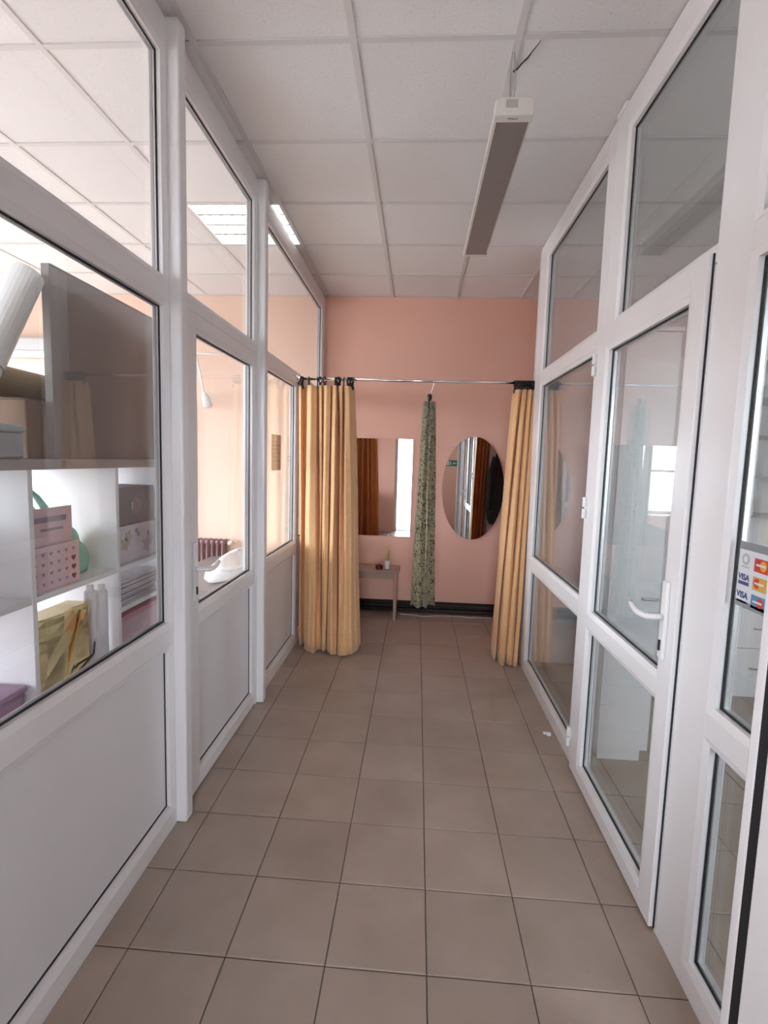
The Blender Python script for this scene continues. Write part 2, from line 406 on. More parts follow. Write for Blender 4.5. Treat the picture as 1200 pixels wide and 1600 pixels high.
# first visible bay
rails(L, 0.72, 1.878, RZ); stile(L, 1.878, 1.892)
for z0, z1, k in ((ZB, ZM0, 'panel'), (ZM1, ZT0, 'pane'), (ZT1, ZTOP, 'pane')):
    L.glazing(0.72+B, 1.878-B, z0, z1, k)
# proud connecting posts with a small cap
def post(S, y0, y1, d0, ztop=3.018):
    p = S.bar(y0, y1, 0.0, ztop, 'connecting_post', d0, 0.066, bevel=0.009)
    return p
post(L, 1.892, 1.952, -0.042)
# door bay
stile(L, 1.952, 2.000); stile(L, 2.908, 2.930)
rails(L, 2.000, 2.908, [(2.075, ZT1-B), (ZTOP+B, 3.0)])
L.glazing(2.000+B, 2.908-B, ZT1, ZTOP)
post(L, 2.930, 2.990, -0.042)
# third bay: wide transom light over a narrow lower light and a curtained one
stile(L, 2.990, 3.045); stile(L, 4.90, YF-0.002)
stile(L, 3.905, 3.985, 0.0, ZT1-B)
rails(L, 3.045, 3.905, RZ[:2]); rails(L, 3.985, 4.90, RZ[:2])
rails(L, 3.045, 4.90, [(ZT0+B, ZT1-B), (ZTOP+B, 3.0)])
L.glazing(3.045+B, 4.90-B, ZT1, ZTOP)
for a, b in ((3.045, 3.905), (3.985, 4.90)):
    L.glazing(a+B, b-B, ZB, ZM0, 'panel'); L.glazing(a+B, b-B, ZM1, ZT0, 'pane')
# packing strip between the head of the partition and the ceiling
L.bar(YR+0.002, YF-0.002, 3.0, 3.024, 'head_strip', 0.012, 0.05, bevel=0)

# ---------------------------------------------------------------- right partition
wr = struct(empty('wall_right', (XR, 2, 0)), 'white framed double glazed partition on the right')
R = Side(wr, XR, 1, True)
stile(R, 3.64, 3.815); rails(R, 2.54, 3.64, RZ); stile(R, 2.44, 2.54)
for z0, z1 in ((ZB, ZM0), (ZM1, ZT0), (ZT1, ZTOP)): R.glazing(2.54+B, 3.64-B, z0, z1)
stile(R, 2.32, 2.44, 2.075, 3.0, name='frame_bar'); rails(R, 1.56, 2.32, [(2.08, ZT1-B), (ZTOP+B, 3.0)])
R.glazing(1.56+B-0.004, 2.32-B+0.002, ZT1, ZTOP)
stile(R, 1.405, 1.56)
R.bar(1.5605, 1.5725, 0.0, 2.075, bevel=0)
rails(R, 1.10, 1.405, RZ)
for z0, z1 in ((ZB, ZM0), (ZM1, ZT0), (ZT1, ZTOP)): R.glazing(1.10+B, 1.405-B, z0, z1)
stile(R, 1.045, 1.10)
# bay of the near door (leaf stands ajar) and the fixed bay by the street
rails(R, 0.07, 1.045, [(ZT0+B+0.03, ZT1-B), (ZTOP+B, 3.0)]); R.glazing(0.07+B, 1.045-B, ZT1, ZTOP)
stile(R, -0.03, 0.07); rails(R, YR+0.07, -0.03, RZ); stile(R, YR+0.002, YR+0.07)
for z0, z1 in ((ZB, ZM0), (ZM1, ZT0), (ZT1, ZTOP)): R.glazing(YR+0.07+B, -0.03-B, z0, z1)
R.bar(YR+0.002, 3.815, 3.0, 3.024, 'head_strip', 0.012, 0.05, bevel=0)
R.bar(2.36, 2.46, 3.0, 3.024, 'connecting_post', -0.004, 0.05, bevel=0.002)

# ---------------------------------------------------------------- doors
def lever_handle(S, par, y, z, dirn, d, out, m):
    """plate and lever; out = -1 towards the corridor, +1 towards the room; d = depth of the sash face."""
    h = MB(); S.box(h, d, d+out*0.012, y-0.016, y+0.016, z-0.135, z+0.115)
    hp = h.build('handle_plate', m, par, bevel=0.004, seg=3)
    pts = []
    for t in (0, 0.4, 0.8, 1.0): pts.append((S.X(d+out*(0.012+0.045*t)), y, z))
    for t in (0.1, 0.25, 0.45, 0.65, 0.85, 1.0):
        pts.append((S.X(d+out*(0.057+0.004*math.sin(t*3))), y+dirn*0.128*t, z-0.006*math.sin(t*math.pi)+0.010*t*t))
    lv = MB().tube(pts, [0.0095, 0.0095, 0.0095, 0.010, 0.0105, 0.011, 0.011, 0.0105, 0.010, 0.0085], 12).build('lever', m, hp, smooth=True)
    k = MB(); S.box(k, d+out*0.012, d+out*0.017, y-0.005, y+0.005, z-0.11, z-0.075)
    k.build('keyhole', BLACKPL, hp, bevel=0.002)
    return hp
def sash(S, name, y0, y1, z1, off, py0, py1, kinds, label, hinge_y=None, hd=None):
    d = struct(empty(name, (S.xf, (y0+y1)/2, 0)), label)
    k = dict(parent=d, d0=off, d1=off+0.066)
    S.bar(y0, py0-B, 0.012, z1, 'sash_stile', **k); S.bar(py1+B, y1, 0.012, z1, 'sash_stile', **k)
    for a, b in ((0.012, ZB-B), (ZM0+B, ZM1-0.014-B), (2.000+B, z1)):
        S.bar(py0-B, py1+B, a, b, 'sash_rail', **k)
    S.glazing(py0, py1, ZB, ZM0, kinds[0], d, off); S.glazing(py0, py1, ZM1-0.014, 2.000, kinds[1], d, off)
    return d
# right hand door: fully glazed, closed, proud of its frame
d1 = sash(R, 'door_1', 1.574, 2.452, 2.108, -0.018, 1.676, 2.330, ('pane', 'pane'), 'white glazed door with lever handle in the right partition')
lever_handle(R, d1, 1.632, 1.030, 1, -0.018, -1, WHITEPL)
R.box(MB(), -0.0045, -0.0005, 1.5690, 1.5738, 0.012, 2.108).build('rubber_seal', GASKET, d1)
for z in (1.96, 1.30, 0.16):
    hb = MB().tube([(R.X(-0.024), 2.470, z-0.05), (R.X(-0.024), 2.470, z-0.004)], 0.0105, 12)
    hb.tube([(R.X(-0.024), 2.470, z+0.004), (R.X(-0.024), 2.470, z+0.05)], 0.0105, 12)
    R.box(hb, -0.019, 0.0, 2.456, 2.49, z-0.012, z+0.036)
    hb.build('hinge', WHITEPL, d1, smooth=False, bevel=0.002)
# left hand door: glass over panel, flush with the frame
d2 = sash(L, 'door_2', 2.0008, 2.9072, 2.0742, 0.0005, 2.135, 2.862, ('panel', 'pane'), 'white door with glass above a solid panel in the left partition')
lever_handle(L, d2, 2.072, 1.015, 1, 0.0005, -1, WHITEPL)
# near right: leaf of the next door, standing ajar into the corridor
d3 = struct(empty('door_3', (XR-0.01, 0.10, 0)), 'white door leaf standing ajar at the right edge')
hx, hy = XR-0.012, 0.10
ex, ey = 0.694, 1.028
ln = math.hypot(ex-hx, ey-hy); ux, uy = (ex-hx)/ln, (ey-hy)/ln        # along leaf
nx, ny = -uy, ux                                                        # towards the corridor
if nx > 0: nx, ny = -nx, -ny
def leaf(name, a0, a1, t0, t1, z0, z1, m, bevel=0.004):
    c = ((hx+ux*(a0+a1)/2+nx*(t0+t1)/2), (hy+uy*(a0+a1)/2+ny*(t0+t1)/2), (z0+z1)/2)
    return MB().obox(c, (ux*(a1-a0)/2, uy*(a1-a0)/2, 0), (nx*abs(t1-t0)/2, ny*abs(t1-t0)/2, 0), (0, 0, (z1-z0)/2)).build(name, m, d3, bevel=bevel, seg=2)
leaf('sash_stile', ln-0.135, ln-0.0515, 0.0, 0.012, 0.012, 2.06, PVC)
leaf('sash_stile', 0, 0.11, -0.055, 0.012, 0.012, 2.06, PVC)
leaf('sash_lip', ln-0.024, ln, -0.020, 0.006, 0.012, 2.06, PVC)
leaf('gasket', ln-0.052, ln-0.0235, -0.02, 0.006, 0.012, 2.06, GASKET, 0.002)
leaf('sash_stile', ln-0.135, ln-0.050, -0.055, -0.0005, 0.012, 2.06, PVC)
for z0, z1 in ((0.012, 0.10), (0.74, 0.86), (1.96, 2.06)): leaf('sash_rail', 0.11, ln-0.135, -0.055, 0.010, z0, z1, PVC)
leaf('panel', 0.105, ln-0.13, -0.035, -0.008, 0.095, 0.745, PANEL, 0)
leaf('pane', 0.105, ln-0.13, -0.022, -0.018, 0.855, 1.965, GLASS, 0)

# ---- street windows and doorway trim
def street_window(name, w, n, label, bar=None):
    r = struct(empty(name, ((w[0]+w[1])/2, YR-0.15, w[2])), label)
    y0, y1 = YR-0.2, YR-0.13
    def bx(nm, a, b, c, d, m=PVC, yy=(y0, y1)): return MB().box(a, b, yy[0], yy[1], c, d).build(nm, m, r, bevel=0.004 if m is PVC else 0)
    t = 0.07
    bx('window_frame', w[0], w[1], w[2], w[2]+t); bx('window_frame', w[0], w[1], w[3]-t, w[3])
    step = (w[1]-w[0])/n
    for k in range(n+1):
        x = w[0]+k*step; bx('window_frame', x-(t/2 if 0 < k < n else 0)-(t if k == n else 0), x+(t/2 if 0 < k < n else 0)+(t if k == 0 else 0), w[2]+t, w[3]-t)
    if bar: bx('window_frame', w[0]+t, w[1]-t, bar, bar+0.06)
    bx('pane', w[0]+t*0.8, w[1]-t*0.8, w[2]+t*0.8, w[3]-t*0.8, GLASS, (YR-0.168, YR-0.164))
    MB().box(w[0]-0.03, w[1]+0.03, YR-0.13, YR+0.12, w[2]-0.035, w[2]-0.001).build('window_sill', PVC, r, bevel=0.006)
    return r
w1 = street_window('window_1', WIN_L, 2, 'street window of the left room with blinds', 1.40)
street_window('window_2', WIN_R, 2, 'street window of the right room')
dt = struct(empty('trim_1', (0, YR, 0)), 'white doorway frame behind the camera')
for a, b, c, d in ((DOORWAY[0], DOORWAY[0]+0.06, 0, DOORWAY[3]), (DOORWAY[1]-0.06, DOORWAY[1], 0, DOORWAY[3]), (DOORWAY[0]+0.06, DOORWAY[1]-0.06, DOORWAY[3]-0.06, DOORWAY[3])):
    MB().box(a, b, YR-0.24, YR-0.16, c, d).build('frame_bar', PVC, dt, bevel=0.005)

# ================================================================ MIRRORS
RX0, RX1, RZ0, RZ1 = -0.86, -0.052, 0.748, 1.700
m1 = thing('rectangular_mirror', 'frameless rectangular mirror on the rose wall beside the left curtain', 'mirror', ((RX0+RX1)/2, YF, RZ0))
MB().box(RX0, RX1, YF-0.006, YF-0.001, RZ0, RZ1).build('mirror_glass', MIRROR, m1)
MB().box(RX0+0.03, RX1-0.03, YF-0.001, YF, RZ0+0.03, RZ1-0.03).build('backing_board', mat('hardboard', (0.2, 0.13, 0.08), 0.8), m1)
OX, OZ, OA, OB = 0.540, 1.243, 0.297, 0.497
m2 = thing('oval_mirror', 'frameless upright oval mirror on the rose wall', 'mirror', (OX, YF, OZ-OB))
ov = [(OX+OA*math.cos(2*math.pi*k/72), OZ+OB*math.sin(2*math.pi*k/72)) for k in range(72)]
MB().prism(ov, lambda a, b, h: (a, h, b), YF-0.012, YF-0.007).build('mirror_glass', MIRROR, m2)
ov2 = [(OX+(OA-.02)*math.cos(2*math.pi*k/48), OZ+(OB-.02)*math.sin(2*math.pi*k/48)) for k in range(48)]
MB().prism(ov2, lambda a, b, h: (a, h, b), YF-0.0068, YF).build('backing_board', MATS['hardboard'], m2)

# ================================================================ CURTAIN ROD AND CURTAINS
RY, RZR = 3.88, 2.083
rod = thing('curtain_rod', 'chrome curtain rod spanning the corridor between the partitions', 'rod', (0, RY, RZR))
MB().tube([(XL-0.001, RY, RZR+0.004), (XR+0.06, RY, RZR+0.004)], 0.0105, 16).build('pole', CHROME, rod, smooth=True)
for x, s in ((XL, 1), (XR+0.06, -1)):
    MB().tube([(x, RY, RZR+0.004), (x+s*0.008, RY, RZR+0.004), (x+s*0.012, RY, RZR+0.004), (x+s*0.032, RY, RZR+0.004)], [0.026, 0.026, 0.016, 0.016], 16).build('end_socket', CHROME, rod, smooth=False)

ring_me = MB().tube([(0, 0.0215*math.cos(2*math.pi*k/20), 0.0215*math.sin(2*math.pi*k/20)) for k in range(20)], 0.0044, 8, closed=True).mesh('ring', BLACKPL, smooth=True)
cb = MB().box(-0.0045, 0.0045, -0.008, 0.008, -0.046, -0.021); cb.box(-0.0075, 0.0075, -0.011, 0.011, -0.068, -0.046); clip_me = cb.mesh('clip', BLACKPL)
def ring(par, x, tilt=0.0):
    o = link('ring', ring_me, par); o.matrix_parent_inverse = Matrix(); o.location = Vector((x, RY, RZR-0.003))-par.location; o.rotation_euler = (0, 0, tilt)
    k = bpy.data.objects.new('clip', clip_me); COL.objects.link(k); k.parent = o
    return o
def fold_curve(folds, sharp=1.0):
    """folds: list of (x, y) control points across the cloth, smoothed into a dense polyline in parameter 0..1."""
    out = []
    for i in range(len(folds)-1):
        (xa, ya), (xb, yb) = folds[i], folds[i+1]
        for k in range(8):
            t = k/8; s = t*t*(3-2*t); out.append((xa+(xb-xa)*t, ya+(yb-ya)*s))
    out.append(folds[-1]); return out
def drape(name, m, par, top, bot, ztop, zbot, y0, nz=26, hem=None, wob=0.004, seed=1, deep=1.45):
    """top/bot: lists of the same length of (x, dy)."""
    rnd = random.Random(seed); T, Bt = fold_curve(top), fold_curve(bot); rows = []
    ph = [rnd.uniform(0, 6.28) for _ in T]
    zb = fold_curve([(x, zbot+rnd.uniform(-0.012, 0.012)) for x, _ in bot])
    for i in range(nz+1):
        t = i/nz; e = t**0.8; row = []
        for k in range(len(T)):
            x = T[k][0]*(1-e)+Bt[k][0]*e; dy = deep*(T[k][1]*(1-e)+Bt[k][1]*e)
            z = ztop*(1-t)+zb[k][1]*t
            w = wob*math.sin(t*9+k*0.11+seed)*t
            row.append((x+w, y0+dy+w*0.8, z))
        rows.append(row)
    o = MB().sheet(rows).build(name, m, par, smooth=True, solid=0.0022, fix=False)
    return o, rows
# left curtain
cl = thing('curtain', 'golden satin curtain gathered at the left end of the rod', 'curtain', (-0.66, RY, 0.0), 'curtains on the rod')
tl = [(-0.912, -0.01), (-0.893, -0.020), (-0.885, 0.035), (-0.850, 0.030), (-0.838, -0.038), (-0.805, -0.052), (-0.775, -0.030), (-0.762, 0.040), (-0.750, -0.040), (-0.728, -0.050), (-0.722, 0.045), (-0.712, -0.045), (-0.690, -0.055), (-0.664, -0.046), (-0.655, 0.045), (-0.646, -0.044),
      (-0.620, -0.052), (-0.612, 0.045), (-0.602, -0.044), (-0.577, -0.052), (-0.568, 0.045), (-0.558, -0.042), (-0.528, -0.048), (-0.515, -0.010), (-0.500, 0.05)]
bl = [(-0.893, 0.02), (-0.876, -0.010), (-0.868, 0.045), (-0.850, 0.030), (-0.835, -0.042), (-0.790, -0.070), (-0.745, -0.085), (-0.722, -0.050), (-0.712, -0.040), (-0.706, -0.060), (-0.702, 0.06), (-0.696, -0.060), (-0.676, -0.082), (-0.658, -0.075), (-0.648, 0.065), (-0.640, -0.085),
      (-0.608, -0.115), (-0.578, -0.088), (-0.568, 0.060), (-0.560, -0.090), (-0.535, -0.112), (-0.500, -0.118), (-0.455, -0.090), (-0.425, -0.040), (-0.408, 0.03)]
fab, rows = drape('fabric', CURTAIN, cl, tl, bl, RZR-0.052, 0.012, RY, seed=3)
hem = [[(x, y-0.0025, z) for x, y, z in rows[-3]], [(x, y-0.0025, z) for x, y, z in rows[-3+0]]]
h0 = [(x, y-0.0022, z+0.004) for x, y, z in rows[-3]]; h1 = [(x, y-0.0022, z-0.002) for x, y, z in rows[-3]]
MB().sheet([h0, h1]).build('hem_seam', mat('curtain_thread', (0.80, 0.52, 0.27), 0.7), cl, smooth=True, solid=0.0015, fix=False)
for x in (-0.893, -0.886, -0.838, -0.772, -0.752, -0.718, -0.640, -0.628, -0.616, -0.604, -0.574, -0.546, -0.536, -0.526, -0.514, -0.504): ring(cl, x, random.uniform(-0.5, 0.5))
# right curtain
c2 = thing('curtain', 'golden satin curtain bunched at the right end of the rod', 'curtain', (0.75, RY, 0.0), 'curtains on the rod')
tr = [(0.688, 0.04), (0.694, -0.040), (0.712, -0.052), (0.728, -0.040), (0.733, 0.040), (0.739, -0.042), (0.753, -0.052), (0.768, -0.040), (0.773, 0.040), (0.779, -0.042), (0.793, -0.052), (0.806, -0.040), (0.811, 0.040), (0.817, -0.040), (0.838, -0.04), (0.845, 0.03)]
br = [(0.640, 0.10), (0.626, 0.02), (0.640, -0.050), (0.652, -0.02), (0.656, 0.030), (0.660, -0.095), (0.685, -0.115), (0.706, -0.10), (0.711, 0.020), (0.716, -0.105), (0.736, -0.122), (0.752, -0.110), (0.757, 0.02), (0.762, -0.115), (0.790, -0.115), (0.802, -0.04)]
fab2, rows2 = drape('fabric', CURTAIN, c2, tr, br, RZR-0.052, 0.008, RY, seed=8)
for k in range(16): ring(c2, 0.690+k*0.0095, random.uniform(-0.15, 0.15))
# olive fabric strip on its own hook
st = thing('fabric_strip', 'olive patterned narrow fabric hanging from a hook on the rod', 'fabric', (0.08, RY, 0.38))
MB().tube([(0.098, RY, RZR+0.016), (0.099, RY-0.012, RZR+0.008), (0.098, RY-0.012, RZR-0.02), (0.088, RY, RZR-0.06), (0.078, RY, RZR-0.085), (0.072, RY, RZR-0.105)], 0.0028, 8).build('hook', CHROME, st, smooth=True)
kb = MB().lathe([(0.004, 0.05), (0.014, 0.047), (0.018, 0.03), (0.017, 0.012), (0.010, 0.0), (0.006, -0.012)], (0.071, RY, RZR-0.138), 14, 1, 0.8)
kb.build('clip', BLACKPL, st, smooth=True)
ts = [(0.028, 0.0), (0.034, -0.022), (0.055, -0.03), (0.070, -0.012), (0.085, -0.028), (0.104, -0.022), (0.112, 0.004), (0.116, 0.022)]
bs = [(-0.020, 0.02), (-0.004, -0.030), (0.040, -0.052), (0.078, -0.040), (0.090, -0.070), (0.104, -0.048), (0.116, 0.005), (0.170, 0.02)]
drape('fabric', OLIVE, st, ts, bs, RZR-0.145, 0.385, RY, seed=5, wob=0.003, deep=1.0)
MB().tube([(0.078, RY-0.034, 1.35), (0.082, RY-0.044, 1.1), (0.088, RY-0.056, 0.8), (0.092, RY-0.066, 0.39)], 0.004, 6).build('edging_cord', mat('pale_olive_cord', (0.45, 0.42, 0.28), 0.7), st, smooth=True)

# ================================================================ FAR END: TABLE, PIPES, CABLE
WOOD = mat('pinkish_beech', (0.40, 0.25, 0.19), 0.4, var=0.12, scale=8)
tx0, tx1, ty0, ty1, tz = -0.86, -0.135, 4.645, 4.905, 0.475
tb_ = thing('side_table', 'small wooden side table under the rectangular mirror', 'table', ((tx0+tx1)/2, (ty0+ty1)/2, 0))
MB().box(tx0, tx1, ty0, ty1, tz-0.022, tz).build('table_top', WOOD, tb_, bevel=0.004)
for a, b, c, d in ((tx0+0.05, tx1-0.05, ty0+0.018, ty0+0.036), (tx0+0.05, tx1-0.05, ty1-0.036, ty1-0.018), (tx0+0.02, tx0+0.038, ty0+0.05, ty1-0.05), (tx1-0.038, tx1-0.02, ty0+0.05, ty1-0.05)):
    MB().box(a, b, c, d, tz-0.085, tz-0.022).build('apron', WOOD, tb_)
for x in (tx0+0.015, tx1-0.053):
    for y in (ty0+0.012, ty1-0.05):
        q = MB(); w0, w1 = 0.019, 0.012; cx, cy = x+0.019, y+0.019
        q.add([(cx-w1,cy-w1,0.0),(cx+w1,cy-w1,0.0),(cx+w1,cy+w1,0.0),(cx-w1,cy+w1,0.0),(cx-w0,cy-w0,tz-0.023),(cx+w0,cy-w0,tz-0.023),(cx+w0,cy+w0,tz-0.023),(cx-w0,cy+w0,tz-0.023)],
              [(0,3,2,1),(4,5,6,7),(0,1,5,4),(1,2,6,5),(2,3,7,6),(3,0,4,7)])
        q.build('leg', WOOD, tb_, bevel=0.003)
cd = thing('candle', 'thin yellow candle in a white cup on the side table', 'candle', (-0.252, 4.74, tz))
MB().lathe([(0.021, 0), (0.023, 0.004), (0.024, 0.075), (0.020, 0.078), (0.018, 0.070), (0.012, 0.066)], (-0.252, 4.74, tz), 18).build('cup', WHITEPL, cd, smooth=True)
MB().lathe([(0.011, 0.05), (0.011, 0.180), (0.008, 0.187), (0.001, 0.189)], (-0.252, 4.74, tz), 14).build('wax_stick', mat('yellow_wax', (0.62, 0.50, 0.20), 0.5), cd, smooth=True)
MB().tube([(-0.252, 4.74, tz+0.186), (-0.251, 4.74, tz+0.195)], 0.001, 6).build('wick', BLACKPL, cd)
jr = thing('trinket_box', 'small dark red round box on the side table', 'box', (-0.325, 4.705, tz))
RED = mat('dark_red_lacquer', (0.10, 0.012, 0.012), 0.25)
MB().lathe([(0.030, 0), (0.034, 0.004), (0.035, 0.026), (0.033, 0.027)], (-0.325, 4.705, tz), 20).build('body', RED, jr, smooth=True)
MB().lathe([(0.036, 0.027), (0.036, 0.036), (0.030, 0.041), (0.006, 0.042), (0.006, 0.048), (0.002, 0.050)], (-0.325, 4.705, tz), 20).build('lid', RED, jr, smooth=True)

pp = thing('heating_pipes', 'two dark brown heating pipes running along the foot of the wall', 'pipe', (0.6, YF-0.06, 0.0))
for z, r, y in ((0.082, 0.017, YF-0.05), (0.030, 0.019, YF-0.06)):
    MB().tube([(-0.92, y, z), (2.18, y, z)], r, 14).build('pipe', PIPE, pp, smooth=True)
for x in (-0.6, 0.25, 1.1, 1.9):
    MB().box(x-0.008, x+0.008, YF-0.05, YF, 0.05, 0.07).build('bracket', PIPE, pp)
struct(MB().box(-0.9, 2.19, YF-0.008, YF, 0.0, 0.105).build('baseboard_back', PIPE), 'dark brown painted foot of the end wall')
cab = MB().tube([(-0.12, 4.865, 0.005), (-0.08, 4.86, 0.005), (-0.05, 4.862, 0.005), (0.02, 4.85, 0.005), (0.10, 4.81, 0.005), (0.16, 4.83, 0.005), (0.24, 4.86, 0.005), (0.45, 4.87, 0.005), (0.56, 4.845, 0.005), (0.64, 4.86, 0.005), (0.8, 4.87, 0.005)], 0.0042, 8)
tag(cab.build('power_cable', mat('grey_cable', (0.55, 0.54, 0.53), 0.5), smooth=True), 'thin pale cable lying on the floor along the heating pipes', 'cable')

# black coat on the back of the niche wall (seen in the oval mirror)
ck = thing('coat', 'black coat hanging on the wall behind the right curtain, reflected in the oval mirror', 'coat', (0.94, 3.98, 0.78))
BLACKCLOTH = mat('black_cloth', (0.008, 0.008, 0.010), 0.85, bump=0.3, bscale=40)
prof = [(0.80, 0.10, 0.05), (0.84, 0.135, 0.06), (0.95, 0.150, 0.065), (1.10, 0.150, 0.07), (1.25, 0.130, 0.065), (1.36, 0.105, 0.055), (1.44, 0.090, 0.05), (1.50, 0.120, 0.06), (1.60, 0.110, 0.06), (1.70, 0.085, 0.05), (1.78, 0.05, 0.035), (1.83, 0.02, 0.015)]
rw = []
for i, (z, a, b) in enumerate(prof):
    row = []
    for k in range(28):
        t = 2*math.pi*k/28; rr = 1+0.09*math.sin(5*t+z*2)+0.04*math.sin(9*t-z*5)
        row.append((0.965+0.03*math.sin(z*5)+0.85*a*rr*math.cos(t), 4.012+b*rr*math.sin(t), z+(0.02*math.sin(3*t) if i == 0 else 0)))
    rw.append(row)
cm = MB().sheet(rw, True); cm.f.append(tuple(range(28))); cm.f.append(tuple((len(prof)-1)*28+k for k in range(28)))
cm.build('body', BLACKCLOTH, ck, smooth=True)
for s in (-1, 1):
    MB().tube([(0.965+s*0.065, 4.02, 1.56), (0.965+s*0.10, 4.03, 1.40), (0.965+s*0.115, 4.035, 1.15), (0.965+s*0.11, 4.03, 0.95)], [0.045, 0.05, 0.045, 0.038], 12).build('sleeve', BLACKCLOTH, ck, smooth=True)
MB().tube([(0.965, 3.93, 1.84), (0.965, 3.965, 1.84), (0.965, 3.985, 1.85), (0.965, 3.99, 1.865)], 0.005, 8).build('hook', CHROME, ck, smooth=True)

# ================================================================ CEILING LAMPS
lp = thing('hanging_lamp', 'switched off long fluorescent lamp hanging from the corridor ceiling', 'lamp', (0.31, 2.75, 2.80))
lx0, lx1, ly0, ly1, lz = 0.243, 0.383, 2.07, 3.41, 2.795
HOUS = mat('lamp_housing_paint', (0.72, 0.68, 0.64), 0.4)
DIFF = mat('grey_lamp_diffuser', (0.25, 0.215, 0.205), 0.25, var=0.04, scale=3)
hb = MB().prism([(lx0, lz+0.004), (lx0+0.003, lz+0.050), (lx0+0.02, lz+0.056), (lx1-0.02, lz+0.056), (lx1-0.003, lz+0.050), (lx1, lz+0.004)], lambda a, b, h: (a, h, b), ly0+0.03, ly1-0.02)
hb.build('housing', HOUS, lp, bevel=0.002)
MB().box(lx0+0.010, lx1-0.008, ly0+0.045, ly1-0.03, lz-0.002, lz+0.0035).build('diffuser', DIFF, lp, bevel=0.0015)
MB().box(lx0-0.001, lx0+0.010, ly0+0.03, ly1-0.02, lz-0.003, lz+0.006).build('side_lip', HOUS, lp)
for ya, yb in ((ly0, ly0+0.046), (ly1-0.032, ly1)):
    e = MB().prism([(lx0-0.003, lz-0.004), (lx0-0.001, lz+0.05), (lx0+0.02, lz+0.06), (lx1-0.02, lz+0.06), (lx1+0.001, lz+0.05), (lx1+0.003, lz-0.004)], lambda a, b, h: (a, h, b), ya, yb)
    ec = e.build('end_cap', HOUS, lp, bevel=0.005, seg=3)
    if ya == ly0:
        MB().tube([(0.292, ly0+0.022, lz-0.0045), (0.302, ly0+0.018, lz-0.0055), (0.315, ly0+0.022, lz-0.0055), (0.330, ly0+0.020, lz-0.0045)], 0.002, 6).build('moulded_mark', mat('grey_mark', (0.3, 0.28, 0.27), 0.6), ec)
        MB().box(0.280, 0.325, ly0-0.0015, ly0+0.001, lz+0.022, lz+0.050).build('knock_out', mat('grey_recess', (0.45, 0.42, 0.40), 0.6), ec)
for y in (ly0+0.02, ly1-0.10):
    MB().tube([(0.300, y, lz+0.055), (0.294, y, lz+0.12), (0.298, y+0.005, H-0.005)], 0.0015, 6).build('suspension_wire', mat('steel_wire', (0.5, 0.48, 0.47), 0.4, metal=0.8), lp)
    MB().tube([(0.308, y, lz+0.055), (0.316, y, lz+0.12), (0.306, y+0.005, H-0.005)], 0.0015, 6).build('suspension_wire', MATS['steel_wire'], lp)
    MB().lathe([(0.004, 0), (0.006, 0.004), (0.003, 0.009)], (0.303, y, lz+0.056), 10).build('screw', mat('dark_steel', (0.08, 0.07, 0.07), 0.4, metal=0.8), lp)
MB().tube([(0.318, 2.185, H-0.010), (0.330, 2.165, H-0.014), (0.345, 2.14, H-0.010), (0.358, 2.115, H-0.013), (0.372, 2.09, H-0.006), (0.388, 2.06, H-0.002), (0.392, 2.05, H+0.004)], [0.0035, 0.004, 0.003, 0.0035, 0.002, 0.0015, 0.0015], 8).build('feed_cable', mat('dark_cable', (0.05, 0.045, 0.05), 0.6), lp, smooth=True)
MB().tube([(0.300, ly0+0.04, lz+0.055), (0.301, 2.13, H-0.05), (0.310, 2.185, H-0.012)], 0.002, 6).build('suspension_wire', MATS['steel_wire'], lp)

# recessed louvre light in the left room, its edge reaching over the partition
ti, tj = TROFFER
qx0, qx1, qy0, qy1 = CX0+ti*CT+0.014, CX0+(ti+1)*CT-0.006, CY0+tj*CT+0.014, CY0+(tj+1)*CT-0.014
tf = thing('louvre_light', 'lit square fluorescent ceiling light with louvre in the left room', 'ceiling light', ((qx0+qx1)/2, (qy0+qy1)/2, H))
TUBE = mat('lit_fluorescent_tube', (1, 1, 1), 0.4, emit=(0.96, 1.0, 0.98), estr=5.5)
LOUV = mat('bright_louvre', (0.50, 0.51, 0.52), 0.35, metal=0.3)
b_ = MB().box(qx0, qx1, qy0, qy1, H+0.060, H+0.066)
for a, b, c, d in ((qx0, qx0+0.004, qy0, qy1), (qx1-0.004, qx1, qy0, qy1), (qx0, qx1, qy0, qy0+0.004), (qx0, qx1, qy1-0.004, qy1)): b_.box(a, b, c, d, H-0.004, H+0.06)
b_.build('tray', mat('light_tray', (0.9, 0.9, 0.9), 0.4), tf)
for k in range(4):
    y = qy0+(k+0.5)*(qy1-qy0)/4
    MB().tube([(qx0+0.012, y, H+0.038), (qx1-0.012, y, H+0.038)], 0.0135, 12).build('tube', TUBE, tf, smooth=True)
for k in range(1, 4):
    y = qy0+k*(qy1-qy0)/4
    MB().prism([(y-0.012, H+0.045), (y-0.012, H+0.004), (y+0.012, H+0.004), (y+0.012, H+0.045)], lambda a, b, h: (h, a, b), qx0+0.005, qx1-0.005).build('louvre_ridge', LOUV, tf)
for k in range(1, 8):
    x = qx0+k*(qx1-qx0)/8
    MB().box(x-0.0012, x+0.0012, qy0+0.005, qy1-0.005, H+0.001, H+0.024).build('louvre_blade', LOUV, tf)

# ================================================================ LEFT ROOM
KRAFT = mat('kraft_cardboard', (0.20, 0.125, 0.08), 0.8, var=0.12, scale=9)
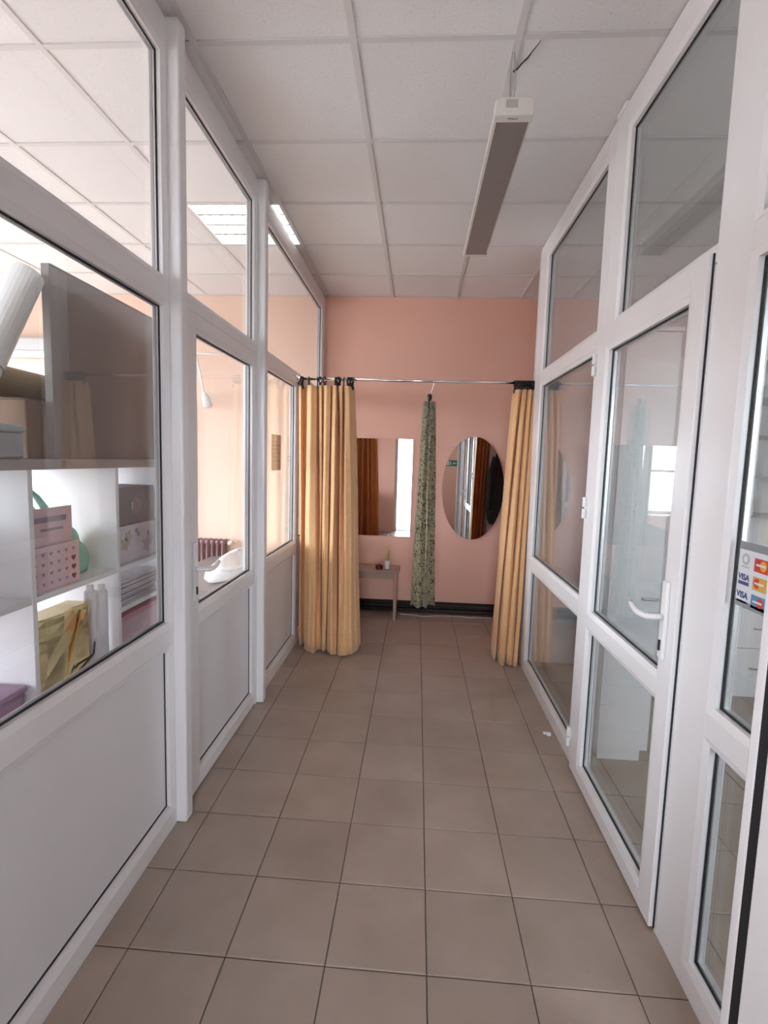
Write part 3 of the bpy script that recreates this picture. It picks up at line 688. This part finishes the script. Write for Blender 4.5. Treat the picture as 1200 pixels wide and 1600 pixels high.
# shelf rack standing behind the first glazed bay
SX0, SX1 = -1.42, -1.09          # back / front
SY = [0.55, 0.965, 1.375, 1.795, 2.215]
SZT = 1.472
rk = thing('shelf_rack', 'white open shelf rack behind the left glass, crowded with goods', 'shelf', (SX0/2+SX1/2, 1.4, 0))
GREYTOP = mat('grey_brown_board', (0.36, 0.32, 0.30), 0.4, var=0.05, scale=6)
MB().box(SX0-0.01, SX1+0.012, SY[0]-0.02, SY[-1]+0.02, SZT-0.03, SZT).build('top_board', GREYTOP, rk, bevel=0.002)
for y in SY: MB().box(SX0, SX1, y-0.009, y+0.009, 0.0, SZT-0.03).build('upright', WHITEBOARD, rk, bevel=0.001)
SH = 1.072
for k in range(4):
    for z in ((SH, 0.62, 0.10) if k < 3 else (SH, 0.915, 0.62, 0.10)):
        MB().box(SX0+0.01, SX1-0.002, SY[k]+0.009, SY[k+1]-0.009, z-0.018, z).build('shelf_board', WHITEBOARD, rk, bevel=0.001)
MB().box(SX0, SX0+0.012, SY[0]+0.009, SY[-1]-0.009, 0.02, 0.08).build('back_rail', WHITEBOARD, rk)
def boxthing(name, label, cat, x0, x1, y0, y1, z0, z1, m, lid=None, rot=0.0, group=None):
    t = thing(name, label, cat, ((x0+x1)/2, (y0+y1)/2, z0), group)
    return t
# --- on top of the rack
pb = thing('display_board', 'large grey board standing on the shelf rack behind the glass', 'board', (-1.115, 1.82, SZT))
MB().box(-1.128, -1.108, 1.508, 2.135, SZT, 2.045).build('board_sheet', mat('grey_laminate', (0.21, 0.185, 0.175), 0.28, var=0.04, scale=2), pb)
MB().box(-1.130, -1.106, 1.502, 1.508, SZT, 2.047).build('edge_strip', mat('grey_edge', (0.22, 0.2, 0.19), 0.4), pb)
MB().box(-1.130, -1.106, 1.508, 2.135, 2.045, 2.049).build('edge_strip', MATS['grey_edge'], pb)
bx1 = thing('cardboard_box', 'brown cardboard box on the shelf rack beside the grey board', 'box', (-1.27, 1.62, SZT))
q = (-1.40, -1.13, 1.42, 1.70)
MB().box(q[0], q[1], q[2], q[3], SZT, SZT+0.17).build('box_body', KRAFT, bx1, bevel=0.003)
for s in (0, 1):
    MB().box(q[0]+0.002+s*0.138, q[0]+0.132+s*0.136, q[2], q[3], SZT+0.1705, SZT+0.174).build('flap', KRAFT, bx1)
MB().box(q[0]+0.11, q[0]+0.16, q[2]-0.0008, q[3], SZT+0.1742, SZT+0.1748).build('tape', mat('brown_tape', (0.35, 0.24, 0.14), 0.3), bx1)
kr = thing('paper_roll', 'kraft paper roll lying on the cardboard box', 'roll', (-1.25, 1.6, SZT+0.18))
MB().tube([(-1.265, 1.33, SZT+0.232), (-1.265, 1.80, SZT+0.226)], 0.048, 24, cap=True).build('paper', mat('tan_paper', (0.31, 0.24, 0.145), 0.75, var=0.06, scale=5), kr, smooth=False)
MB().tube([(-1.265, 1.3295, SZT+0.232), (-1.265, 1.333, SZT+0.232)], 0.022, 16).build('core', mat('dark_core', (0.06, 0.045, 0.035), 0.9), kr)
wt = thing('plastic_tube', 'white plastic tube leaning on the rack top at the left edge', 'tube', (-1.15, 1.20, SZT))
A, Bp = Vector((-1.175, 1.215, SZT+0.046)), Vector((-1.145, 1.462, 2.00))
mid = A+(Bp-A)*0.42
MB().tube([A, mid], 0.0445, 28).build('lower_sleeve', mat('white_tube', (0.72, 0.72, 0.70), 0.22), wt, smooth=False)
MB().tube([mid, mid+(Bp-A)*0.004], 0.0475, 28).build('sleeve_rim', mat('grey_tube_rim', (0.35, 0.35, 0.34), 0.4), wt)
MB().tube([mid+(Bp-A)*0.004, Bp], 0.0465, 28).build('upper_sleeve', MATS['white_tube'], wt)
gb = thing('clear_container', 'clear plastic container on the rack top at the left edge', 'container', (-1.12, 1.25, SZT))
CLEAR = glass_mat('clear_plastic', (0.78, 0.83, 0.85))
GREYBLUE = mat('grey_blue_lid', (0.40, 0.44, 0.46), 0.3)
MB().box(-1.125, -1.099, 1.10, 1.372, SZT, SZT+0.072).build('container_body', mat('frosted_plastic', (0.34, 0.37, 0.39), 0.25, var=0.15, scale=30), gb, bevel=0.008)
MB().box(-1.127, -1.097, 1.096, 1.376, SZT+0.0725, SZT+0.094).build('lid', GREYBLUE, gb, bevel=0.006)
# --- on the middle shelf
PINK = mat('pink_card', (0.74, 0.52, 0.55), 0.5, var=0.04, scale=10)
cs = thing('card_display', 'pink card display with printed hearts on the middle shelf', 'card display', (-1.13, 1.45, SH))
HEART = mat('dark_red_print', (0.22, 0.03, 0.05), 0.5); VIOLET = mat('violet_print', (0.30, 0.26, 0.55), 0.5); GREYINK = mat('grey_print', (0.30, 0.22, 0.26), 0.6)
MB().box(-1.118, -1.110, 1.388, 1.602, SH+0.0005, SH+0.135).build('front_card', PINK, cs)
back = MB().obox((-1.135, 1.497, SH+0.125), (0.004, 0, 0), (0, 0.105, 0), (0, 0, 0.124)); back.build('back_card', PINK, cs)
MB().box(-1.1305, -1.1285, 1.388, 1.402, SH+0.11, SH+0.235).build('side_edge', mat('mauve_edge', (0.28, 0.18, 0.20), 0.6), cs)
MB().box(-1.1308, -1.1304, 1.42, 1.575, SH+0.205, SH+0.222).build('title_print', GREYINK, cs)
MB().box(-1.1308, -1.1304, 1.46, 1.560, SH+0.178, SH+0.186).build('title_print', GREYINK, cs)
hp2 = [(0.5*(16*math.sin(t)**3)/16, 0.5*(13*math.cos(t)-5*math.cos(2*t)-2*math.cos(3*t)-math.cos(4*t))/16) for t in [2*math.pi*k/20 for k in range(20)]]
hme = {}
def heart(y, z, s, m):
    if m.name not in hme: hme[m.name] = MB().prism(hp2, lambda a, b, h: (h, a, b), 0, 0.0006).mesh('heart_print', m)
    o = bpy.data.objects.new('heart_print', hme[m.name]); COL.objects.link(o); o.parent = cs; o.location = Vector((-1.1099, y, z))-cs.location; o.scale = (1, s, s)
for r in range(4):
    for c_ in range(6):
        m = HEART if c_ == 5 and r < 3 else (VIOLET if r == 0 else GREYINK)
        heart(1.405+c_*0.034, SH+0.022+r*0.030, 0.022 if m is HEART else 0.013, m)
gbag = thing('green_bag', 'green translucent plastic bag behind the pink card display', 'bag', (-1.2, 1.68, SH))
def blob(name, m, par, c, rx, ry, rz, seed, amp=0.12, n=18, flat=True):
    rnd = random.Random(seed); fr = [(rnd.uniform(1, 4), rnd.uniform(1, 4), rnd.uniform(0, 6)) for _ in range(5)]; rows = []
    for i in range(n+1):
        ph = math.pi*i/n; row = []
        for k in range(2*n):
            t = math.pi*k/n; d = 1+amp*sum(math.sin(a*t*1.0//1*1.0 if False else a*math.cos(t)+b*math.cos(ph)*2+p) for a, b, p in fr)/2.5
            z = rz*math.cos(ph)*d
            if flat: z = max(z, -0.55*rz)
            row.append((c[0]+rx*math.sin(ph)*math.cos(t)*d, c[1]+ry*math.sin(ph)*math.sin(t)*d, c[2]+z+(0.55*rz if flat else 0)))
        rows.append(row)
    return MB().sheet(rows, True).build(name, m, par, smooth=True)
GREENB = mat('green_polythene', (0.22, 0.52, 0.40), 0.25, var=0.25, scale=14)
blob('bag_body', GREENB, gbag, (-1.215, 1.682, SH+0.001), 0.06, 0.082, 0.105, 4)
hd = MB().tube([(-1.20, 1.62, SH+0.13), (-1.19, 1.55, SH+0.20), (-1.18, 1.475, SH+0.262), (-1.17, 1.43, SH+0.305), (-1.165, 1.452, SH+0.312), (-1.17, 1.50, SH+0.282), (-1.18, 1.56, SH+0.225)], [0.012, 0.009, 0.006, 0.005, 0.007, 0.009, 0.012], 8)
hd.build('bag_handle', GREENB, gbag, smooth=True)
gx = thing('grey_box', 'grey gift box with a round emblem on the shelf, on top of the white box', 'box', (-1.2, 1.97, SH+0.146))
MB().box(-1.36, -1.118, 1.835, 2.105, SH+0.1465, SH+0.292).build('box_body', mat('grey_carton', (0.20, 0.19, 0.20), 0.5), gx, bevel=0.003)
em = [(1.965+0.036*math.cos(2*math.pi*k/24), SH+0.215+0.036*math.sin(2*math.pi*k/24)) for k in range(24)]
MB().prism(em, lambda a, b, h: (h, a, b), -1.1178, -1.1168).build('round_emblem', mat('emblem_mauve', (0.27, 0.22, 0.22), 0.4), gx)
MB().box(-1.1168, -1.1160, 1.935, 1.940, SH+0.205, SH+0.232).build('emblem_mark', WHITEPL, gx)
wx = thing('white_box', 'white box with floral print under the grey gift box', 'box', (-1.2, 1.97, SH))
MB().box(-1.38, -1.112, 1.815, 2.150, SH+0.0005, SH+0.145).build('box_body', mat('white_carton', (0.66, 0.64, 0.67), 0.5), wx, bevel=0.003)
for y, z, r, m in ((1.875, SH+0.075, 0.024, 'beige_print'), (1.90, SH+0.10, 0.020, 'beige_print'), (2.03, SH+0.05, 0.026, 'lilac_print'), (2.06, SH+0.07, 0.020, 'lilac_print')):
    mm = mat(m, (0.50, 0.46, 0.40) if m == 'beige_print' else (0.46, 0.44, 0.52), 0.6)
    fl = [(y+r*(1+0.3*math.cos(5*t))*math.cos(t), z+r*(1+0.3*math.cos(5*t))*math.sin(t)) for t in [2*math.pi*k/30 for k in range(30)]]
    MB().prism(fl, lambda a, b, h: (h, a, b), -1.1118, -1.1110).build('flower_print', mm, wx)
for y, z in ((1.955, SH+0.115), (1.97, SH+0.10), (2.045, SH+0.095)):
    MB().box(-1.1118, -1.1108, y-0.006, y+0.006, z-0.006, z+0.010).build('ink_mark', GREYINK, wx)
# --- magazines on the low shelf
MZ = 0.9155
cols = [(0.50, 0.46, 0.50), (0.16, 0.13, 0.17), (0.45, 0.36, 0.40), (0.60, 0.56, 0.58), (0.25, 0.20, 0.27), (0.55, 0.45, 0.48), (0.62, 0.60, 0.62)]
names = ['grey', 'black', 'mauve', 'pale', 'dark violet', 'pinkish', 'white']
z = MZ
PAGES = mat('magazine_pages', (0.66, 0.63, 0.63), 0.8)
for k in range(7):
    th = random.uniform(0.009, 0.015); dy = random.uniform(-0.012, 0.012); dx = random.uniform(-0.01, 0.008)
    t = thing('magazine', names[k]+' magazine in the stack on the low shelf, '+['at the very bottom', 'second from the bottom', 'third from the bottom', 'in the middle', 'third from the top', 'second from the top', 'on top'][k], 'magazine', (-1.2, 2.0, z), 'magazines stacked on the low shelf')
    MB().box(-1.33+dx, -1.115+dx, 1.83+dy, 2.12+dy, z+0.001, z+th-0.001).build('pages', PAGES, t)
    MB().box(-1.332+dx, -1.113+dx, 1.828+dy, 2.122+dy, z+th-0.0009, z+th).build('cover', mat('cover_'+names[k].replace(' ', '_'), cols[k], 0.3, var=0.35, scale=30), t)
    z += th+0.0003
pk = thing('pink_box', 'pink gift box on the lower shelf under the magazines', 'box', (-1.2, 2.0, 0.6205))
MB().box(-1.35, -1.115, 1.825, 2.15, 0.6205, 0.845).build('box_body', mat('mauve_pink_carton', (0.42, 0.29, 0.33), 0.5, var=0.12, scale=20), pk, bevel=0.003)
MB().box(-1.355, -1.110, 1.821, 2.155, 0.8455, 0.868).build('lid', mat('rose_red_carton', (0.40, 0.16, 0.18), 0.5), pk, bevel=0.002)
# --- gold bag and tubes on the lower shelf
gd = thing('gold_bag', 'shiny gold foil bag on the lower shelf', 'bag', (-1.14, 1.5, 0.6205))
GOLD = mat('gold_foil', (0.78, 0.64, 0.33), 0.14, metal=1.0, var=0.08, scale=6)
gp = [(1.395, -1.125), (1.43, -1.108), (1.50, -1.104), (1.56, -1.110), (1.625, -1.104), (1.645, -1.115), (1.645, -1.20), (1.395, -1.20)]
rowsg = []
for i, zz in enumerate((0.625, 0.68, 0.74, 0.80, 0.86, 0.92, 0.96, 0.985)):
    rowsg.append([(x+0.004*math.sin(zz*30+y*40), y+0.006-0.004*math.sin(zz*6+y*3), zz) for y, x in gp])
gm = MB().sheet(rowsg, True); gm.f.append(tuple(range(8))); gm.f.append(tuple(56+k for k in range(8)))
gm.build('bag_body', GOLD, gd, bevel=0.006)
MB().tube([(-1.103, 1.392, 0.76), (-1.102, 1.405, 0.735), (-1.100, 1.45, 0.732), (-1.099, 1.52, 0.755), (-1.099, 1.60, 0.782), (-1.100, 1.648, 0.80), (-1.101, 1.655, 0.84)], 0.004, 8).build('dark_piping', mat('dark_bronze', (0.06, 0.045, 0.02), 0.4), gd, smooth=True)
MB().obox((-1.1015, 1.555, 0.86), (0.0015, 0, 0), (0, 0.010, -0.002), (0, 0.05, 0.11)).build('crease_flap', GOLD, gd)
for k, (y, x, h) in enumerate(((1.690, -1.135, 1.03), (1.742, -1.128, 1.02))):
    t = thing('white_roll', 'upright white plastic roll beside the gold bag, '+('nearer the bag' if k == 0 else 'nearer the shelf upright'), 'roll', (x, y, 0.6205), 'white rolls on the lower shelf')
    MB().lathe([(0.020, 0), (0.021, 0.003), (0.021, h-0.6205-0.03), (0.018, h-0.6205-0.02)], (x, y, 0.6205), 20).build('film', mat('white_film', (0.72, 0.72, 0.74), 0.3), t, smooth=True)
    MB().lathe([(0.012, 0.03), (0.012, h-0.6205)], (x, y, 0.6205), 14).build('core', WHITEPL, t, smooth=True)
pbk = thing('purple_basket', 'purple plastic basket on the lower shelf at the left edge', 'basket', (-1.2, 1.2, 0.6205))
PUR = mat('purple_plastic', (0.34, 0.20, 0.32), 0.4, var=0.2, scale=20)
MB().box(-1.32, -1.115, 1.06, 1.355, 0.6205, 0.800).build('basket_body', PUR, pbk, bevel=0.012)
MB().box(-1.325, -1.110, 1.055, 1.360, 0.8005, 0.816).build('rim', PUR, pbk, bevel=0.004)
wb2 = thing('white_carton', 'white carton standing in the left compartment of the rack', 'box', (-1.15, 1.28, SH))
MB().box(-1.35, -1.13, 0.985, 1.23, SH+0.0005, SH+0.22).build('carton_body', mat('grey_white_carton', (0.45, 0.44, 0.47), 0.6, var=0.08, scale=8), wb2, bevel=0.004)
MB().box(-1.352, -1.128, 1.098, 1.116, SH+0.2205, SH+0.222).build('tape', MATS['brown_tape'], wb2)

# --- radiator with riser pipe on the peach wall
RAD = mat('plum_radiator_enamel', (0.16, 0.075, 0.085), 0.4, var=0.1, scale=10)
rd = thing('radiator', 'plum brown cast iron radiator on the peach wall of the left room', 'radiator', (-2.3, YF-0.09, 0.08))
sec = MB()
for yy in (-0.045, 0.045):
    sec.tube([(0, yy, 0.03), (0, yy, 0.54)], 0.016, 8)
for zz in (0.03, 0.54): sec.tube([(0, -0.05, zz), (0, 0.05, zz)], 0.026, 8)
sec_me = sec.mesh('section', RAD, smooth=True)
nsec = 13
for k in range(nsec):
    o = link('section', sec_me, rd); o.matrix_parent_inverse = Matrix(); o.location = Vector((-1.885-k*0.052, YF-0.10, 0.10))-rd.location
for zz in (0.13, 0.64):
    MB().tube([(-1.86, YF-0.10, zz), (-1.885-(nsec-1)*0.052-0.03, YF-0.10, zz)], 0.024, 10).build('header', RAD, rd, smooth=True)
BR = mat('brass', (0.62, 0.52, 0.35), 0.35, metal=0.7)
MB().tube([(-1.86, YF-0.10, 0.64), (-1.79, YF-0.10, 0.64)], 0.013, 10).build('valve', BR, rd, smooth=True)
MB().tube([(-1.815, YF-0.12, 0.64), (-1.815, YF-0.165, 0.64)], [0.02, 0.016], 10).build('valve_knob', WHITEPL, rd)
MB().tube([(-1.79, YF-0.10, 0.64), (-1.745, YF-0.10, 0.638), (-1.73, YF-0.085, 0.62), (-1.728, YF-0.08, 0.56), (-1.728, YF-0.08, 0.0)], 0.011, 10).build('feed_pipe', mat('peach_pipe', (0.70, 0.52, 0.42), 0.5), rd, smooth=True)
MB().tube([(-2.19, YF-0.03, 0.66), (-2.19, YF-0.03, 2.02)], 0.007, 8).build('riser_pipe', PIPE, rd, smooth=True)
# --- swing-arm lamp
sw = thing('swing_arm_lamp', 'white swing arm wall lamp above the radiator in the left room', 'lamp', (-1.80, YF, 2.46))
MB().lathe([(0.03, 0), (0.03, 0.02)], (-1.80, YF-0.03, 2.45), 16).build('wall_plate', WHITEPL, sw)
MB().tube([(-1.80, YF-0.002, 2.46), (-1.80, YF-0.05, 2.46)], 0.011, 10).build('mount', WHITEPL, sw)
MB().tube([(-1.80, YF-0.05, 2.458), (-2.19, YF-0.06, 2.468)], 0.009, 8).build('upper_arm', WHITEPL, sw, smooth=True)
MB().tube([(-2.18, YF-0.06, 2.468), (-2.125, YF-0.08, 2.26), (-2.085, YF-0.09, 2.08)], 0.010, 8).build('lower_arm', WHITEPL, sw, smooth=True)
MB().tube([(-2.09, YF-0.09, 2.10), (-2.07, YF-0.10, 2.05), (-2.035, YF-0.12, 1.96)], [0.014, 0.038, 0.045], 16).build('shade', WHITEPL, sw, smooth=True)
# --- treatment couch with white towel
cc = thing('treatment_couch', 'grey padded treatment couch behind the left door', 'couch', (-1.75, 3.6, 0))
CG = mat('grey_leatherette', (0.20, 0.19, 0.195), 0.4, bump=0.2, bscale=80)
MB().box(-1.98, -1.36, 3.02, 4.79, 0.43, 0.52).build('padding', CG, cc, bevel=0.025, seg=3)
MB().box(-1.93, -1.41, 3.07, 4.74, 0.39, 0.43).build('frame', WHITEPL, cc, bevel=0.004)
for x in (-1.89, -1.45):
    for y in (3.12, 4.69): MB().tube([(x, y, 0.0), (x, y, 0.39)], 0.02, 10).build('leg', CHROME, cc, smooth=True)
tw = thing('white_towel', 'white towel heaped on the treatment couch', 'towel', (-1.52, 4.3, 0.52))
WT = mat('white_terry', (0.86, 0.86, 0.86), 0.9, bump=0.4, bscale=150)
blob('towel_heap', WT, tw, (-1.52, 4.26, 0.522), 0.13, 0.47, 0.10, 12, 0.22, flat=True)
# --- air conditioner above, at the far left
ac = thing('air_conditioner', 'white wall air conditioner on the peach wall', 'air conditioner', (-3.75, YF, 2.36))
acp = [(YF, 2.40), (YF-0.15, 2.40), (YF-0.18, 2.44), (YF-0.17, 2.56), (YF-0.14, 2.585), (YF, 2.585)]
MB().prism(acp, lambda a, b, h: (h, a, b), -4.15, -3.38).build('casing', mat('aged_white_plastic', (0.55, 0.54, 0.53), 0.4), ac, bevel=0.006)
MB().box(-4.10, -3.43, YF-0.183, YF-0.176, 2.445, 2.450).build('louvre_slot', GREYINK, ac)
MB().box(-4.10, -3.43, YF-0.150, YF-0.10, 2.394, 2.399).build('air_flap', WHITEPL, ac)
# --- notice taped to the glass of the third bay
nt = thing('paper_notice', 'printed paper notice taped inside the glass near the curtain', 'notice', (XL-0.047, 3.45, 1.42))
PAPER = mat('notice_paper', (0.52, 0.46, 0.44), 0.8)
MB().box(XL-0.0322, XL-0.0306, 3.325, 3.555, 1.405, 1.645).build('sheet', PAPER, nt)
for k, (a, b) in enumerate(((3.37, 3.50), (3.37, 3.55), (3.37, 3.52), (3.37, 3.54), (3.37, 3.48), (3.37, 3.55))):
    MB().box(XL-0.0306, XL-0.0302, a-0.02, b-0.02, 1.595-k*0.026, 1.603-k*0.026).build('text_line', mat('faded_ink', (0.34, 0.28, 0.28), 0.8), nt)

# ================================================================ RIGHT ROOM
def handle_bar(par, x, y, z, w=0.07):
    MB().tube([(x-w/2, y, z), (x-w/2, y-0.018, z), (x+w/2, y-0.018, z), (x+w/2, y, z)], 0.005, 8).build('handle', mat('satin_steel', (0.45, 0.45, 0.46), 0.35, metal=0.9), par)
# display cabinet with glass shelves over drawers
dc = thing('display_cabinet', 'tall white display cabinet with glass shelves above drawers', 'cabinet', (2.5, 3.55, 0))
dx0, dx1, dy0, dy1 = 2.055, 2.855, 3.38, 3.825
for x in (dx0, dx1-0.018): MB().box(x, x+0.018, dy0, dy1, 0.0, 2.20).build('side_panel', WHITEBOARD, dc, bevel=0.001)
MB().box(dx0+0.018, dx1-0.018, dy1-0.008, dy1, 0.05, 2.20).build('back_panel', WHITEBOARD, dc)
MB().box(dx0+0.018, dx1-0.018, dy0+0.01, dy1-0.008, 2.18, 2.20).build('top_panel', WHITEBOARD, dc)
MB().box(dx0+0.018, dx1-0.018, dy0+0.03, dy0+0.045, 0.0, 0.072).build('plinth', WHITEBOARD, dc)
MB().box(dx0+0.018, dx1-0.018, dy0+0.005, dy1-0.008, 0.880, 0.900).build('worktop', WHITEBOARD, dc)
for k in range(3):
    z0 = 0.076+k*0.268
    o = MB().box(dx0+0.020, dx1-0.020, dy0+0.002, dy0+0.020, z0, z0+0.264).build('drawer', WHITEBOARD, dc, bevel=0.002)
    handle_bar(o, dx0+0.20, dy0+0.002, z0+0.132); handle_bar(o, dx1-0.20, dy0+0.002, z0+0.132)
for z in (1.20, 1.46, 1.72, 1.96): MB().box(dx0+0.019, dx1-0.019, dy0+0.03, dy1-0.01, z-0.006, z).build('glass_shelf', mat('shelf_glass_edge', (0.40, 0.46, 0.46), 0.15), dc)
rnd = random.Random(5)
k = 0
for z, lab in ((1.20, 'lowest'), (1.46, 'middle'), (1.72, 'upper')):
    for i in range(3):
        x = dx0+0.12+i*0.20+rnd.uniform(-0.02, 0.02); h = rnd.uniform(0.09, 0.15); r = rnd.uniform(0.022, 0.032); y = dy0+0.12
        t = thing('bottle', ('squat' if h < 0.115 else 'tall')+' pale cosmetic bottle on the '+lab+' glass shelf, '+['left', 'centre', 'right'][i], 'bottle', (x, y, z), 'cosmetic bottles in the display cabinet')
        MB().lathe([(r*0.9, 0), (r, 0.005), (r, h*0.68), (r*0.5, h*0.78)], (x, y, z+0.0003), 16).build('bottle_body', mat('pale_bottle_%d' % (k % 3), [(0.7, 0.66, 0.66), (0.62, 0.66, 0.7), (0.66, 0.58, 0.56)][k % 3], 0.25), t, smooth=True)
        MB().lathe([(r*0.5, h*0.78), (r*0.5, h)], (x, y, z+0.0005), 14).build('cap', WHITEPL, t, smooth=True); k += 1
# white low cabinet by the glass
lc = thing('tall_cabinet', 'white tall narrow cabinet standing close behind the glazed door', 'cabinet', (1.08, 2.7, 0))
ax0, ax1, ay0, ay1, az = 0.955, 1.205, 2.52, 2.94, 2.15
MB().box(ax0, ax1, ay0+0.018, ay1, 0.075, az-0.02).build('carcass', WHITEBOARD, lc, bevel=0.001)
MB().box(ax0+0.02, ax1-0.02, ay0+0.04, ay1-0.02, 0.0, 0.075).build('plinth', WHITEBOARD, lc)
MB().box(ax0-0.008, ax1+0.008, ay0-0.005, ay1+0.005, az-0.02, az).build('top_panel', WHITEBOARD, lc, bevel=0.002)
o = MB().box(ax0+0.002, ax1-0.002, ay0, ay0+0.017, 0.078, az-0.023).build('door', WHITEBOARD, lc, bevel=0.002)
handle_bar(o, ax0+0.20, ay0, 0.86)
# wardrobe doors further right along the niche wall
wd = thing('wardrobe', 'white two door wardrobe against the niche wall', 'wardrobe', (1.66, 3.6, 0))
MB().box(1.28, 2.03, 3.44, 3.826, 0.06, 2.20).build('carcass', WHITEBOARD, wd)
MB().box(1.30, 2.01, 3.47, 3.80, 0.0, 0.06).build('plinth', WHITEBOARD, wd)
for a, b, hx_ in ((1.282, 1.653, 1.62), (1.657, 2.028, 1.69)):
    o = MB().box(a, b, 3.42, 3.438, 0.064, 2.196).build('door', WHITEBOARD, wd, bevel=0.002)
    MB().tube([(hx_, 3.42, 1.0), (hx_, 3.40, 1.0), (hx_, 3.40, 1.14), (hx_, 3.42, 1.14)], 0.005, 8).build('handle', MATS['satin_steel'], o)

# ---- payment sticker on the third right-hand bay
stk = thing('card_sticker', 'payment card sticker on the glass of the right partition', 'sticker', (XR+0.018, 1.27, 1.15)); SY_ = 0.036
SXS = XR+0.0258
def splate(name, y0, y1, z0, z1, m, par, lvl=0): return MB().box(SXS-0.0003*(lvl+1), SXS-0.0003*lvl, y0+SY_, y1+SY_, z0, z1).build(name, m, par)
ys0, ys1, zs0, zs1 = 1.185, 1.335, 1.150, 1.318
SG = mat('sticker_grey', (0.24, 0.25, 0.27), 0.5); SW = mat('sticker_white', (0.66, 0.67, 0.70), 0.5)
splate('backing', ys0, ys1, zs0, zs1, SW, stk)
splate('header_band', ys0, ys1, zs1-0.020, zs1, SG, stk, 1); splate('footer_band', ys0, ys1, zs0, zs0+0.016, SG, stk, 1)
def text(body, size, y, z, m, par, x=None, lvl=2, bold=0.0):
    cu_ = bpy.data.curves.new('txt', 'FONT'); cu_.body = body; cu_.size = size; cu_.offset = bold; cu_.extrude = 0.0002; cu_.align_x = 'LEFT'
    ob = bpy.data.objects.new('txt', cu_); COL.objects.link(ob)
    dg = bpy.context.evaluated_depsgraph_get(); me = bpy.data.meshes.new_from_object(ob.evaluated_get(dg))
    bpy.data.objects.remove(ob); bpy.data.curves.remove(cu_)
    xx = (SXS-0.0003*lvl-0.0003) if x is None else x
    # viewer looks along +X: text runs towards -Y, up is +Z
    M = Matrix(((0, 0, -1, xx), (-1, 0, 0, y+SY_), (0, 1, 0, z), (0, 0, 0, 1))); me.transform(M)
    me.materials.clear(); me.materials.append(m); me.name = 'lettering'
    return link('lettering', me, par)
NAVY = mat('visa_navy', (0.03, 0.05, 0.20), 0.5); REDC = mat('card_red', (0.62, 0.05, 0.03), 0.5); ORG = mat('card_orange', (0.75, 0.36, 0.06), 0.5)
GOLDC = mat('card_gold', (0.60, 0.38, 0.10), 0.5); BLUEC = mat('card_blue', (0.08, 0.25, 0.42), 0.5); SLOGO = mat('sticker_logo_grey', (0.42, 0.44, 0.48), 0.5)
def disc(y, z, r, m, par, lvl):
    pl = [(y+SY_+r*math.cos(2*math.pi*k/20), z+r*math.sin(2*math.pi*k/20)) for k in range(20)]
    return MB().prism(pl, lambda a, b, h: (h, a, b), SXS-0.0003*(lvl+1), SXS-0.0003*lvl).build('logo_disc', m, par)
rowz = [1.268, 1.222, 1.176]
disc(1.308, rowz[0]+0.006, 0.015, SLOGO, stk, 1); disc(1.308, rowz[0]+0.006, 0.008, SW, stk, 2)
splate('logo_line', 1.293, 1.323, rowz[0]-0.016, rowz[0]-0.012, SLOGO, stk, 1)
for k in (1, 2):
    text('VISA', 0.022, 1.331, rowz[k]-0.002, NAVY, stk, bold=0.0006)
    splate('logo_line', 1.288, 1.330, rowz[k]-0.015, rowz[k]-(0.006 if k == 1 else 0.009), NAVY if k == 1 else SLOGO, stk, 1)
for k, (bgm, l, r) in enumerate(((REDC, REDC, ORG), (GOLDC, REDC, GOLDC), (BLUEC, BLUEC, REDC))):
    splate('card', 1.222, 1.274, rowz[k]-0.018, rowz[k]+0.016, bgm, stk, 1)
    disc(1.258, rowz[k], 0.0125, l if k != 0 else mat('card_deep_red', (0.45, 0.03, 0.03), 0.5), stk, 2); disc(1.240, rowz[k], 0.0125, r if k != 1 else ORG, stk, 3)
    splate('card_name', 1.232, 1.266, rowz[k]-0.0025, rowz[k]+0.0025, SW, stk, 4)

# ---- green exit sign on the street wall (seen in the oval mirror)
ex_ = thing('exit_sign', 'green exit sign with arrow on the wall behind the camera, reflected in the oval mirror', 'sign', (0.72, YR, 1.42))
EG = mat('exit_green', (0.03, 0.20, 0.09), 0.4); EW = mat('exit_white', (0.75, 0.78, 0.75), 0.5)
MB().box(0.585, 0.835, YR, YR+0.003, 1.40, 1.525).build('plate', EG, ex_)
def ypl(name, poly, m): return MB().prism(poly, lambda a, b, h: (a, h, b), YR+0.0031, YR+0.0042).build(name, m, ex_)
ypl('arrow', [(0.80, 1.470), (0.80, 1.455), (0.75, 1.455), (0.75, 1.438), (0.715, 1.4625), (0.75, 1.487), (0.75, 1.470)], EW)
ypl('door_symbol', [(0.60, 1.415), (0.645, 1.415), (0.645, 1.512), (0.60, 1.512)], EW)
ypl('runner_body', [(0.668, 1.490), (0.655, 1.482), (0.668, 1.450), (0.656, 1.418), (0.664, 1.418), (0.678, 1.448), (0.690, 1.436), (0.702, 1.438), (0.684, 1.456), (0.680, 1.482)], EW)
MB().prism([(0.672+0.008*math.cos(k*math.pi/6), 1.500+0.008*math.sin(k*math.pi/6)) for k in range(12)], lambda a, b, h: (a, h, b), YR+0.0031, YR+0.0042).build('runner_head', EW, ex_)
# small white plug lying by the right frame
pg = MB().box(0.752, 0.778, 2.76, 2.775, 0.001, 0.014); pg.box(0.768, 0.790, 2.745, 2.76, 0.001, 0.020)
tag(pg.build('plastic_offcut', WHITEPL, bevel=0.003), 'small white plastic offcut on the floor beside the right frame', 'offcut')
